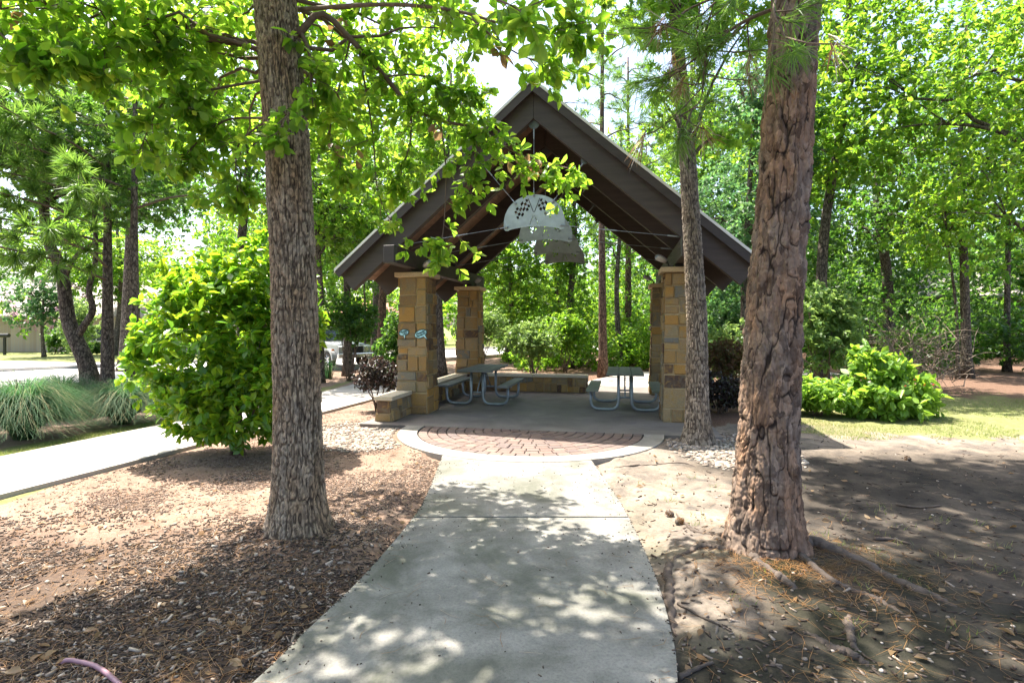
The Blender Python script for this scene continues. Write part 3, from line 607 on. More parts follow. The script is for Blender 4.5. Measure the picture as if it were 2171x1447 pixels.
seat_wall('seat_wall', 'short stone seat wall with tan slab jutting forward from the front left column', -BU-0.17, -1.22, 0.9, True, 5)
seat_wall('seat_wall', 'low stone seat wall behind the left picnic table, joining the two left columns', -BU-0.17, 0.33, 3.24, True, 6)
seat_wall('seat_wall', 'low stone seat wall across the back of the pavilion, beside the planted bed', -BU+0.36, 3.86, 2.75, False, 7)
# brick half circle with its concrete border
M_BRICK_ = []
def brick_mat():
    m, nt, b, o = new_mat('clay_paver'); oi = nd(nt, 'ShaderNodeObjectInfo'); v = geo_pos(nt); n1 = noise(nt, 9, 5, 0.65, v); n2 = noise(nt, 80, 4, 0.7, v)
    c = ramp(nt, oi.outputs['Random'], [(0, (0.125, 0.08, 0.066)), (0.25, (0.165, 0.108, 0.086)), (0.5, (0.11, 0.08, 0.073)), (0.75, (0.19, 0.128, 0.1)), (1, (0.14, 0.1, 0.086))])
    c = mix(nt, ramp(nt, n1, [(0.45, (0, 0, 0)), (0.7, (0.5, 0.5, 0.5))]), c, (0.17, 0.13, 0.11))
    c = mix(nt, 1.0, c, ramp(nt, n2, [(0.3, (0.75, 0.75, 0.75)), (0.7, (1.2, 1.2, 1.2))]), 'MULTIPLY')
    nt.links.new(c, b.inputs['Base Color']); b.inputs['Roughness'].default_value = 0.8; bump(nt, b, n2, 0.3, 0.006); return m
M_BRICK = brick_mat()
k = 40; V = [(0, 0, -0.022)]+[(1.81*math.cos(math.pi+math.pi*a/k), 1.81*math.sin(math.pi+math.pi*a/k), -0.022) for a in range(k+1)]
fan = mk('brick_paving', V, [(0, a+1, a+2) for a in range(k)], M_SAND, M=Matrix.Translation((*FAN, 0)) @ Matrix.Rotation(-PHI, 4, 'Z'))
tag(fan, 'half circle of red brick pavers laid in a fan', kind='structure')
rnd = random.Random(3); RW = 0.1475
for ring in range(12):
    r0, r1 = 0.03+ring*RW, 0.03+(ring+1)*RW; n = max(2, round(math.pi*(r0+r1)/2/0.19)); ph = 0
    for a in range(n):
        g = 0.007; a0 = math.pi*a/n; a1 = math.pi*(a+1)/n; rm = max((r0+r1)/2, 0.05); da = g/rm; dz = rnd.uniform(-0.003, 0.002); ring_top = []
        jit = rnd.uniform(-0.004, 0.004)
        def cr(e, z):
            return [(rr*math.cos(math.pi+th), rr*math.sin(math.pi+th), z) for rr, th in ((r0+g+e, a0+da+e/rm), (r1-g-e+jit, a0+da+e/rm), (r1-g-e+jit, (a0+a1)/2), (r1-g-e, a1-da-e/rm), (r0+g+e, a1-da-e/rm), (r0+g+e, (a0+a1)/2))]
        V = cr(0, -0.03)+cr(0, dz-0.007)+cr(0.007, dz-0.001); Fc = [(12, 13, 14, 15, 16, 17)]
        for q_ in range(6): n_ = (q_+1) % 6; Fc += [(q_, n_, 6+n_, 6+q_), (6+q_, 6+n_, 12+n_, 12+q_)]
        mk('brick', V, Fc, M_BRICK, fan)
k = 48; V = []; Fc = []
for a in range(k+1):
    th = math.pi+math.pi*a/k
    for rr, z in ((1.822, -0.1), (1.822, 0.003), (2.125, 0.003), (2.125, -0.1)): V.append((rr*math.cos(th), rr*math.sin(th)+0.0, z))
for a in range(k):
    for q_ in range(3): Fc.append((a*4+q_, a*4+4+q_, a*4+5+q_, a*4+q_+1))
tag(mk('pavement', V, [f[::-1] for f in Fc]+[(0, 1, 2, 3), (k*4+3, k*4+2, k*4+1, k*4)], M_RING, M=Matrix.Translation((*FAN, 0)) @ Matrix.Rotation(-PHI, 4, 'Z')), 'curved pale concrete border round the brick half circle', kind='structure')

# ------------------------------------------------------------------ hanging flag signs with their cables
def curve_plate(loops, th):
    cu = bpy.data.curves.new('plate_curve', 'CURVE'); cu.dimensions = '2D'; cu.fill_mode = 'BOTH'; cu.extrude = th/2
    for lp in loops:
        s = cu.splines.new('POLY'); s.points.add(len(lp)-1)
        for p_, (x, y) in zip(s.points, lp): p_.co = (x, y, 0, 1)
        s.use_cyclic_u = True
    o = bpy.data.objects.new('tmp', cu); C.objects.link(o); bpy.context.view_layer.update()
    me = bpy.data.meshes.new_from_object(o.evaluated_get(bpy.context.evaluated_depsgraph_get())); bpy.data.objects.remove(o); bpy.data.curves.remove(cu); return me
def flag_loops():
    out = []
    hw = 0.5315; top = []
    for a in np.linspace(0, math.pi, 40): top.append((hw*math.cos(a), 0.1+0.515*math.sin(a)**0.9))
    bot = [(-hw+0.005, 0.03), (-hw+0.03, 0.004), (-hw+0.075, 0.0)]+[(x, 0.012+0.055*(1-(x/0.45)**2)) for x in np.linspace(-0.43, 0.43, 18)]+[(hw-0.075, 0.0), (hw-0.03, 0.004), (hw-0.005, 0.03)]
    out.append(top+bot)
    for s in (-1, 1):
        a = np.array([s*0.10, 0.538]); cols, rows = 6, 4; wv = np.array([s*0.25, -0.15]); hv = np.array([-s*0.066, -0.185]); n = np.array([s*1.0, 0.0])
        def pt(cx, ry):
            f = cx/cols; return a+wv*f+hv*(ry/rows)+np.array([0, 0.026*math.sin(f*2*math.pi)])+np.array([s*0.012, 0])
        for cx in range(cols):
            for ry in range(rows):
                if (cx+ry) % 2 == 0:
                    qd = np.array([pt(cx, ry), pt(cx+0.5, ry), pt(cx+1, ry), pt(cx+1, ry+1), pt(cx+0.5, ry+1), pt(cx, ry+1)])
                    cc = qd.mean(0); qd = cc+(qd-cc)*0.97; out.append([tuple(x) for x in qd])
        e_ = np.array([-s*0.073, 0.101]); a = a-np.array([s*0.004, 0]); dd = nrm(e_-a); pn = np.array([-dd[1], dd[0]])*0.0065; mid = a+(e_-a)*0.53; m2 = a+(e_-a)*0.58
        for p0, p1 in ((a-dd*0.012, a+(e_-a)*0.52), (a+(e_-a)*0.64, e_)): out.append([tuple(p0-pn), tuple(p1-pn), tuple(p1+pn), tuple(p0+pn)])
    return out
plate_me = curve_plate(flag_loops(), 0.006)
SZ = 3.347
sign_labels = ['frontmost half-round pale steel sign with crossed checkered flags, hanging from cables', 'second half-round steel flag sign back from the front, partly hidden behind the first',
               'third half-round steel flag sign from the front, stained dark at its right end', 'rearmost and smallest looking half-round steel flag sign, hung lowest in view']
Mx = Matrix(((1, 0, 0, 0), (0, 0, -1, 0), (0, 1, 0, 0), (0, 0, 0, 1)))
for k_, t in enumerate(TR):
    p = W2(0, t); e = empty('flag_sign', (p[0], p[1], SZ), -PHI); tag(e, sign_labels[k_], 'sign', 'checkered flag signs hung under the roof')
    link('plate', plate_me, M_PLATE, e, M=Mx)
    ends = [((0, 0.595), (0, ZR-RB-0.13-SZ)), ((-0.32, 0.468), (-0.86, ZR-SL*0.86-RB-0.03-SZ)), ((0.32, 0.468), (0.86, ZR-SL*0.86-RB-0.03-SZ)),
            ((-0.47, 0.065), (-BU+0.1, BZ1+0.045-SZ)), ((0.47, 0.065), (BU-0.1, BZ1+0.045-SZ))]
    for (a, b_) in ends:
        a3 = np.array([a[0], -0.012, a[1]]); b3 = np.array([b_[0], 0.0, b_[1]]); d = nrm(b3-a3); L = np.linalg.norm(b3-a3)
        MB().tube([a3+d*0.05, b3], 0.0055, 6).mk('cable', M_STEEL, e, True)
        MB().tube([a3-d*0.02, a3+d*0.02, a3+d*0.13], [0.016, 0.014, 0.008], 8).tube([a3+np.array([0, -0.012, 0]), a3+np.array([0, 0.03, 0])], 0.02, 8).mk('clevis', M_STEEL, e, True)
        MB().tube([b3-d*0.2, b3-d*0.19, b3-d*0.06, b3], [0.007, 0.012, 0.014, 0.016], 8).mk('turnbuckle', M_STEEL, e, True)
        if abs(b_[0]) > 2: MB().tube([a3+d*L*0.36, a3+d*(L*0.36+0.03), a3+d*(L*0.36+0.22), a3+d*(L*0.36+0.25)], [0.006, 0.012, 0.012, 0.006], 8).mk('turnbuckle', M_STEEL, e, True)

# ------------------------------------------------------------------ flood lights on the column caps
M_LAMP = plain('beige_lamp_housing', (0.5, 0.49, 0.46), 0.5, 0.1, 0.08, 8); M_LAMPD = plain('grey_lamp_housing', (0.25, 0.25, 0.24), 0.5, 0.2, 0.1, 8)
def flood(label, u, t, yaw, mat, du):
    p = W2(u+du, t-0.16); e = empty('flood_light', (p[0], p[1], HC+0.0925), -PHI+yaw); tag(e, label, 'lamp', 'flood lights on the column caps')
    MB().tube([(0, 0, 0), (0, 0, 0.03), (0, 0, 0.032)], [0.05, 0.05, 0.02], 12).mk('base', M_DARKSTEEL, e, True)
    MB().tube([(0, 0, 0.02), (0, -0.01, 0.07), (0, -0.03, 0.1)], 0.014, 8).tube([(0, -0.03, 0.1), (0, -0.06, 0.11)], 0.02, 8).mk('bracket', M_DARKSTEEL, e, True)
    pr_ = [(0.03, 0.0), (0.06, 0.012), (0.075, 0.06), (0.08, 0.13), (0.07, 0.19), (0.055, 0.215)]; k = 16; V = []
    for (r_, x) in pr_:
        for a in np.arange(k)*2*math.pi/k: V.append((r_*math.cos(a), -x, 0.7*r_*math.sin(a)-(0.05 if x > 0.18 and math.sin(a) > 0 else 0)*0))
    F = [(i_*k+j_, i_*k+(j_+1) % k, (i_+1)*k+(j_+1) % k, (i_+1)*k+j_) for i_ in range(len(pr_)-1) for j_ in range(k)]+[tuple(range(k-1, -1, -1))]
    Mh = Matrix.Translation((0, -0.06, 0.115)) @ Matrix.Rotation(R(-22), 4, 'X')
    mk('lamp_head', V, F, mat, e, True, M=Mh)
    mk('lens', [(0.053*math.cos(a), -0.205, 0.037*math.sin(a)) for a in np.arange(k)*2*math.pi/k], [tuple(range(k))], M_PLATE, e, M=Mh)
flood('beige flood light tilted down on the front left column cap', -BU, 0, R(55), M_LAMP, 0.16)
flood('beige flood light on the front right column cap, half behind the slender trunk', BU, 0, R(-60), M_LAMP, -0.2)
flood('grey flood light on the rear left column cap', -BU, 3.9, R(40), M_LAMPD, 0.18)
flood('grey flood light on the rear right column cap', BU, 3.9, R(-70), M_LAMPD, -0.24)

# ------------------------------------------------------------------ speech bubble signs on the front left column
M_BUB = plain('pale_blue_board', (0.42, 0.72, 0.78), 0.5, 0, 0.03, 4); M_INK = plain('dark_teal_ink', (0.012, 0.05, 0.06), 0.6, 0, 0.1, 4)
def bubble(label, u, z, wd, h, tilt, words, tail):
    p = W2(-BU+u, -(WB+(WT-WB)*z/HC)-0.045); e = empty('speech_bubble_sign', (p[0], p[1], z), -PHI); tag(e, label, 'sign')
    def loop(g):
        lp = []
        for a in np.linspace(0, 2*math.pi, 40, endpoint=False):
            x, y = (wd/2+g)*math.cos(a), (h/2+g)*math.sin(a); lp.append((x, y))
        i0 = min(range(40), key=lambda i_: abs(lp[i_][0]-tail)+(9 if lp[i_][1] > 0 else 0)); lp[i0] = (tail+0.03*(1 if tail > 0 else -0.2), -h/2-0.075-g*1.8)
        c_, s_ = math.cos(tilt), math.sin(tilt)
        return [(x*c_-y*s_, x*s_+y*c_) for x, y in lp]
    link('border', curve_plate([loop(0.014)], 0.012), M_INK, e, M=Mx)
    link('board', curve_plate([loop(0.0)], 0.012), M_BUB, e, M=Matrix.Translation((0, -0.004, 0)) @ Mx)
    for q_, (txt, sz, x, y) in enumerate(words):
        cu = bpy.data.curves.new('lettering', 'FONT'); cu.body = txt; cu.size = sz; cu.align_x = 'CENTER'; cu.align_y = 'CENTER'; cu.extrude = 0.001; cu.shear = 0.25; cu.offset = 0.0022
        o = bpy.data.objects.new('tmp', cu); C.objects.link(o); bpy.context.view_layer.update(); me = bpy.data.meshes.new_from_object(o.evaluated_get(bpy.context.evaluated_depsgraph_get())); bpy.data.objects.remove(o)
        link('lettering', me, M_INK, e, M=Matrix.Translation((0, -0.0125, 0)) @ Mx @ Matrix.Rotation(tilt, 4, 'Z') @ Matrix.Translation((x, y, 0)))
bubble('small pale blue speech bubble sign reading Huddle Up! on the stone column', -0.16, 1.575, 0.185, 0.105, R(12), [('Huddle', 0.058, 0, 0.02), ('Up!', 0.058, 0.012, -0.024)], 0.0)
bubble('larger pale blue speech bubble sign reading Howdy Pardner! on the stone column', 0.185, 1.55, 0.24, 0.135, R(22), [('Howdy', 0.064, 0, 0.024), ('Pardner!', 0.056, 0, -0.022)], 0.055)

# ------------------------------------------------------------------ picnic tables
M_BOARD = wood('weathered_green_board', (0.17, 0.19, 0.15)); M_BOARD2 = wood('weathered_grey_board', (0.16, 0.17, 0.17))
def arc_path(pts, r, n=6):                   # polyline with rounded corners
    pts = [np.array(p, float) for p in pts]; out = [pts[0]]
    for a, b_, c in zip(pts, pts[1:], pts[2:]):
        d0, d1 = nrm(a-b_), nrm(c-b_); p0, p1 = b_+d0*r, b_+d1*r
        for t in np.linspace(0, 1, n): out.append((1-t)**2*p0+2*t*(1-t)*b_+t*t*p1)
    return np.array(out+[pts[-1]])
def table(label, u, t, mat):
    p = W2(u, t); e = empty('picnic_table', (p[0], p[1], 0), -PHI); tag(e, label, 'picnic table', 'picnic tables under the pavilion')
    L, ZT, ZS = 1.9, 0.77, 0.45
    for k in (-1, 0, 1): mk('board', *boxvf((0.235, L, 0.042), 0.004), mat, e, loc=(k*0.243, 0, ZT-0.021))
    for s in (-1, 1): mk('seat', *boxvf((0.24, L, 0.042), 0.004), mat, e, loc=(s*0.64, 0, ZS-0.021))
    for y in (-0.62, 0.62):
        for s in (-1, 1):
            pt = arc_path([(s*0.13, y, ZT-0.045), (s*0.13, y, 0.031), (s*0.68, y, 0.031), (s*0.68, y, ZS-0.045)], 0.17)
            MB().tube(pt, 0.03, 12).mk('leg', M_STEEL, e, True)
        MB().tube([(-0.1, y, 0.27), (0.1, y, 0.27)], 0.02, 8).mk('cross_bar', M_STEEL, e, True)
        MB().box((0, y, ZT-0.054), (0.7, 0.05, 0.022)).mk('cleat', M_STEEL, e)
        for s in (-1, 1): MB().box((s*0.65, y, ZS-0.052), (0.22, 0.045, 0.018)).mk('cleat', M_STEEL, e)
        MB().tube([(0, y, 0.28), (0, y*0.2, ZT-0.06)], 0.014, 8).mk('brace', M_STEEL, e, True)
    MB().box((0, 0, ZT-0.054), (0.68, 0.06, 0.022)).mk('cleat', M_STEEL, e)
table('picnic table with grey top on looped steel tube legs, left of the pavilion floor', -1.58, 1.72, M_BOARD2)
table('picnic table with greenish plank top, right beside the stone columns', 1.55, 1.46, M_BOARD)

# ------------------------------------------------------------------ the big oak beside the path
rng = np.random.default_rng(7)
OB = np.array([-1.80, 4.62, -0.03]); oak = empty('oak_tree', OB); tag(oak, 'large oak with grey furrowed trunk left of the path, leafy boughs overhead', 'tree')
def oak_r(z): return 0.195-0.006*z+0.095*math.exp(-max(z, 0)/0.24)+(0 if z < 4.5 else -0.012*(z-4.5))
opath = np.array([(0, 0, -0.1), (-0.01, 0, 1.0), (-0.045, 0, 2.2), (-0.10, 0, 3.3), (-0.2, 0.0, 4.5), (-0.25, 0, 6.0), (-0.2, 0, 9.0)])
bark_trunk('trunk', opath[:5], oak_r, 340, 560, (66, 11), (0.045, 0.06), 0.014, 5, M_BARK_OAK, oak, 0.4, 0.004, 0.1)
MB().tube(opath[4:]+np.array([0, 0, -0.02]), [0.178, 0.15, 0.07], 14).mk('trunk', M_BARK_OAK, oak, True)
main_br = [P(632, 75, 4.6), P(681, 29, 4.65), P(743, 83, 4.75), P(816, 162, 4.85), P(871, 225, 4.95), P(933, 256, 5.0), P(1009, 272, 5.0), P(1078, 316, 5.0), P(1147, 345, 5.0), P(1225, 358, 5.0)]
sprays = [   # (points, start radius, leaf clusters, leaf size)
    (main_br, 0.032, 40, 0.115), ([P(933, 256, 5.0), P(945, 350, 5.05), P(943, 450, 5.05), P(936, 520, 5.0)], 0.009, 13, 0.115),
    ([P(760, 100, 4.8), P(790, 280, 5.1), P(800, 400, 5.2), P(832, 480, 5.2)], 0.01, 8, 0.1), ([P(871, 225, 4.95), P(870, 300, 5.1), P(850, 370, 5.2), P(870, 400, 5.2)], 0.01, 11, 0.115),
    ([P(633, 60, 4.6), P(655, 110, 4.6), P(660, 190, 4.6), P(664, 225, 4.6)], 0.02, 12, 0.12), ([P(600, 250, 4.42), P(612, 238, 4.3), P(600, 262, 4.2), P(585, 285, 4.15)], 0.006, 7, 0.12),
    ([P(560, 110, 4.6), P(470, 85, 4.5), P(330, 90, 4.3), P(190, 110, 4.2), P(50, 120, 4.1)], 0.022, 34, 0.12), ([P(560, 170, 4.6), P(450, 190, 4.6), P(350, 215, 4.5), P(290, 330, 4.5)], 0.014, 26, 0.12),
    ([P(565, 250, 4.6), P(480, 255, 4.7), P(420, 300, 4.7), P(380, 345, 4.7)], 0.012, 18, 0.12), ([P(565, 255, 4.6), P(510, 300, 4.7), P(500, 350, 4.7), P(505, 410, 4.7)], 0.01, 14, 0.12),
    ([P(640, 20, 4.6), P(800, 10, 4.1), P(950, 20, 3.7), P(1100, 60, 3.5), P(1225, 75, 3.4)], 0.02, 26, 0.11), ([P(640, -70, 4.6), P(800, -60, 3.9), P(950, -20, 3.2), P(1020, -10, 2.9), P(1080, 10, 2.7), P(1110, 30, 2.6)], 0.012, 6, 0.11),
    ([P(1000, 40, 3.6), P(1060, 90, 3.6), P(1110, 120, 3.6), P(1150, 130, 3.6)], 0.008, 7, 0.1), ([P(743, 83, 4.75), P(720, 180, 5), P(700, 290, 5.1), P(735, 370, 5.2)], 0.01, 20, 0.115),
    ([P(816, 162, 4.85), P(890, 160, 4.9), P(960, 190, 4.9), P(1010, 215, 4.9)], 0.01, 18, 0.115), ([P(1009, 276, 5.0), P(1010, 330, 5.0), P(985, 370, 5.0), P(1000, 410, 5)], 0.006, 10, 0.115),
    ([P(90, 60, 4.1), P(150, 110, 4.1), P(170, 140, 4.1), P(195, 150, 4.1)], 0.008, 10, 0.12), ([P(0, 70, 4.0), P(30, 100, 4.0), P(60, 130, 4.0), P(80, 150, 4.0)], 0.008, 8, 0.12)]
leaves = []
for pts, r0, ncl, sz in sprays:
    pts = np.array(pts)-OB; sp = spline(pts, 26); MB().tube(sp, np.linspace(r0, 0.003, 26), 8).mk('branch', M_TWIG, oak, True)
    f = rng.random(ncl)**0.75; f[0] = 1.0; idx = (0.2 if r0 > 0.011 else 0.05)+(1-(0.2 if r0 > 0.011 else 0.05))*f; idx = np.clip(idx*25, 0, 25); tp = np.stack([np.interp(idx, np.arange(26), sp[:, q_]) for q_ in range(3)], 1)
    td = nrm(rng.normal(size=(ncl, 3))*np.array([1, 1, 0.5])+nrm(sp[-1]-sp[10])*0.7+np.array([0, 0, -0.2])); ln = rng.uniform(0.05, 0.38, ncl); ln[0] = 0.02
    mb = MB()
    for a, d, l in zip(tp, td, ln): mb.tube([a, a+d*l*0.5+np.array([0, 0, 0.01]), a+d*l], [0.004, 0.003, 0.002], 4)
    tw = mb.mk('twigs', M_TWIG, oak); tw['kind'] = 'stuff'
    a = whorls(rng, np.vstack([tp+td*ln[:, None], tp+td*ln[:, None]*0.55, tp+td*ln[:, None]*0.25]), np.vstack([td, td, td]), 6, sz*0.84, out=1.0, twig=0.1, droop=0.3, svar=0.6)
    for q_ in zip(*a[:4]): leaves.append(q_)
rng.shuffle(leaves := np.array([np.concatenate([a, b_, c, [d]]) for a, b_, c, d in leaves]))
leaf_me = [mesh('leaf', LEAF6[0]*np.array([wv, 1, cv]), LEAF6[1]) for wv, cv in ((1, 1), (0.85, 2.2), (1.1, -0.6))]
for m_ in leaf_me: m_.materials.append(M_LEAF_OAK)
big = np.argsort(leaves[:, 1])[:300]; keep = np.ones(len(leaves), bool); keep[big] = False
for k, i_ in enumerate(big): L = leaves[i_]; link('leaf', leaf_me[k % 3], None, oak, M=leaf_matrix(L[:3], L[3:6], L[6:9], L[9]))
L = leaves[keep]; V, F = leaf_arrays(LEAF6, L[:, :3], L[:, 3:6], L[:, 6:9], L[:, 9]); o = mk('foliage', V, F, M_LEAF_OAK, oak); o['kind'] = 'stuff'
def lob(px, py, Y, r, f=0.8): p = P(px, py, Y)-OB; return (*p, r, r, r*f)
vis = [lob(100, 10, 4.3, .55), lob(290, 40, 4.6, .62), lob(440, 110, 5.4, .6), lob(420, 230, 5.6, .45), lob(320, 150, 5.0, .48), lob(700, 90, 5.6, .6), lob(780, 190, 6.2, .55), lob(850, 70, 5.4, .58),
       lob(700, 240, 6.4, .5), lob(770, 290, 6.6, .42), lob(850, 170, 6.4, .42), lob(940, 60, 5.0, .42), lob(600, 260, 6.6, .5), lob(210, 20, 4.1, .5), lob(0, 20, 4.2, .55), lob(500, 40, 5.6, .6), lob(620, 60, 6.0, .6), lob(520, 290, 5.6, .35), lob(390, 60, 4.4, .45), lob(720, 330, 6.6, .35)]
mb = MB()
for L in vis: lp = limb_path(np.array([-0.15, 0, 4.0]) if L[2] < 4.6 else opath[4], L[:3], rng, 8, 0.05); mb.tube(lp, np.linspace(0.022, 0.005, len(lp)), 6)
for L in vis:
    for q_ in range(7): d = rdir(rng, 1)[0]*np.array(L[3:])*0.85; mb.tube(limb_path(L[:3], np.array(L[:3])+d, rng, 4), np.linspace(0.007, 0.003, 4), 4)
mb.mk('limb', M_TWIG, oak, True)
crown('foliage', rng, vis, 1300, 7, 0.098, LEAF6, M_LEAF_OAK, oak, 0.15, twig=0.15, svar=0.6)
top = [(-2.6, -1.6, 5.6, 1.9, 1.3, 0.9), (-0.6, -1.9, 6.0, 1.8, 1.3, 1.0), (1.6, -1.9, 5.6, 1.6, 1.3, 0.9), (0.2, -2.6, 7.2, 1.9, 1.5, 1.2), (-3.6, -2.4, 5.6, 1.6, 1.4, 0.9), (-1.8, -3.0, 5.8, 1.8, 1.5, 1.0),
       (1.0, -3.2, 5.6, 1.7, 1.4, 0.9), (0.0, -2.6, 9.0, 1.8, 1.4, 1.3), (2.6, -1.4, 6.6, 1.3, 1.0, 0.8), (-1.2, 0.1, 7.4, 1.5, 0.8, 0.7), (0.6, 0.0, 7.2, 1.4, 0.8, 0.7), (-0.3, -0.9, 7.8, 1.8, 1.0, 0.8), (-0.6, 0.9, 7.7, 1.2, 0.9, 0.6), (-1.6, 1.2, 7.9, 1.1, 0.8, 0.6), (1.4, 0.8, 8.0, 1.2, 0.9, 0.6), (2.5, 0.3, 7.8, 1.1, 0.9, 0.6), (-4.6, -3.4, 6.0, 1.5, 1.3, 0.9)]
mb = MB()
for L in top: lp = limb_path(opath[5], L[:3], rng); mb.tube(lp, np.linspace(0.06, 0.015, len(lp)), 6)
mb.mk('limb', M_BARK, oak, True)
crown('crown', rng, top, 2300, 8, 0.13, LEAF4, M_LEAF_OAK, oak, 0.3, twig=0.2)
dry = whorls(rng, np.array([P(690, 70, 5.0), P(700, 130, 5.0), P(60, 85, 4.2), P(1040, 90, 3.6), P(1095, 365, 5.0), P(1060, 350, 5.0), P(1130, 375, 5.0), P(760, 300, 5.1), P(710, 345, 5.1), P(955, 300, 5.0), P(30, 80, 4.2)])-OB, rdir(rng, 11), 4, 0.11, droop=0.8)
V, F = leaf_arrays(LEAF6, *dry[:4]); mk('dry_leaves', V, F, M_LEAF_DRY, oak)['kind'] = 'stuff'

# ------------------------------------------------------------------ the big pine on the right
PB = np.array([1.96, 4.2, 0.0]); pine0 = empty('pine_tree', PB); tag(pine0, 'large pine with reddish plated bark and surface roots right of the path', 'tree')
def pine_r(z): return 0.225-0.014*z+0.1*math.exp(-max(z, 0)/0.3)
ppath = np.array([(-0.03, 0, -0.12), (0.0, 0, 0.8), (0.06, 0, 1.9), (0.14, 0, 3.0), (0.23, 0, 4.4), (0.35, 0.1, 8), (0.4, 0.2, 13)])
bark_trunk('trunk', ppath[:5], pine_r, 300, 540, (24, 5.5), (0.09, 0.12), 0.016, 17, M_BARK_PINE, pine0, 0.13, 0.055, 0.04)
MB().tube(ppath[4:], [0.165, 0.13, 0.05], 14).mk('trunk', M_BARK_PINE, pine0, True)
roots = [([(1700, 1168), (1731, 1166), (1815, 1191), (1909, 1233), (1985, 1259), (2065, 1291)], 0.055), ([(1600, 1175), (1605, 1196), (1663, 1233), (1705, 1257)], 0.045), ([(1690, 1310), (1758, 1353), (1815, 1380), (1868, 1408)], 0.035),
         ([(1796, 1280), (1803, 1335), (1822, 1385)], 0.028), ([(1418, 1180), (1416, 1240), (1425, 1297), (1428, 1348)], 0.04), ([(1540, 1165), (1490, 1160), (1440, 1172), (1418, 1182)], 0.03),
         ([(1700, 1190), (1760, 1235), (1850, 1262), (1950, 1310)], 0.03), ([(1300, 985), (1370, 978), (1440, 972), (1500, 985)], 0.018), ([(1570, 1140), (1470, 1120), (1420, 1060)], 0.022)]
for k_, (pts, r0) in enumerate(roots):
    p = np.array([G(*a)[:2] for a in pts]); p = spline(p, 40)+rng.normal(size=(40, 2))*0.008; f = np.linspace(0, 1, 40); free = k_ in (2, 3, 7)
    tp = np.clip((1-f)/0.35, 0, 1)**0.6*(np.clip(f/0.3, 0, 1)**0.6 if free else 1); rr = r0*0.72*(0.35+0.85*tp)*(1+0.05*np.sin(np.arange(40)*0.8+k_)+0.03*rng.normal(size=40))*(1-0.35*f)
    z = ground_z(p[:, 0], p[:, 1])+r0*(0.05-1.2*(1-tp))+r0*0.3*np.sin(f*9+k_)
    V, F = tubevf(np.column_stack([p, z])-PB, rr, 12); V = V+(rr.repeat(12)[:len(V)]*0.35*(fbm(V*22, 3, 3)-0.5))[:, None]*np.array([0.6, 0.6, 1]); mk('root', V, F, M_ROOT, pine0, True)
def bough(parent, base, pts, rng, nt_, ln, needles, wd, r0=0.02, dry=0.15, spread=0.8, side=0.55):
    sp = spline(np.array(pts)-base, 20); mb = MB().tube(sp, np.linspace(r0, 0.006, 20), 7); tp = []; td = []
    for k in range(nt_):
        i_ = int(rng.uniform(0.25, 1)*19); d = nrm(nrm(sp[-1]-sp[5])+rng.normal(size=3)*0.75+np.array([0, 0, 0.25])); l = rng.uniform(0.15, side)
        e_ = sp[i_]+d*l if k else sp[-1]; mb.tube([sp[i_], (sp[i_]+e_)/2+np.array([0, 0, -0.02]), e_], [0.007, 0.006, 0.005], 5); tp.append(e_); td.append(d)
    mb.mk('branch', M_TWIG, parent, True); tp, td = np.array(tp), np.array(td); n = int(len(tp)*(1-dry))
    V, F = tufts(rng, tp[:n], td[:n], needles, ln, wd, spread); mk('needles', V, F, M_NEEDLE, parent)['kind'] = 'stuff'
    if n < len(tp): V, F = tufts(rng, tp[n:]+np.array([0, 0, -0.06]), td[n:]*0.3-np.array([0, 0, 0.8]), needles//2, ln*0.9, wd, 0.5); mk('dry_needles', V, F, M_NEEDLE_DRY, parent)['kind'] = 'stuff'
bough(pine0, PB, [P(1670, 10, 4.3), P(1600, 35, 4.4), P(1540, 70, 4.5), P(1480, 120, 4.6), P(1410, 170, 4.7)], rng, 17, 0.26, 70, 0.003, 0.018, 0.2)
bough(pine0, PB, [P(1500, 95, 4.55), P(1490, 170, 4.6), P(1480, 220, 4.6), P(1405, 265, 4.6)], rng, 9, 0.26, 70, 0.003, 0.01, 0.35)
bough(pine0, PB, [P(1660, -30, 4.2), P(1640, 20, 3.9), P(1660, 70, 3.8), P(1680, 110, 3.75)], rng, 6, 0.22, 60, 0.003, 0.01, 0.1)
bough(pine0, PB, [P(1680, -60, 4.2), P(1560, -20, 4.3), P(1460, 20, 4.5), P(1380, 80, 4.6)], rng, 10, 0.24, 60, 0.003, 0.012, 0.1)
for k in range(16):
    a = k*2.4; zz = 6.2+k*0.42; b0 = np.array([PB[0]+0.33, PB[1], zz]); e_ = b0+np.array([math.cos(a), math.sin(a), 0.15])*rng.uniform(1.4, 2.6)
    bough(pine0, PB, [b0, (b0*2+e_)/3+np.array([0, 0, 0.15]), (b0+e_*2)/3, e_], rng, 10, 0.26, 46, 0.006, 0.03, 0.0, 0.9, 0.9)

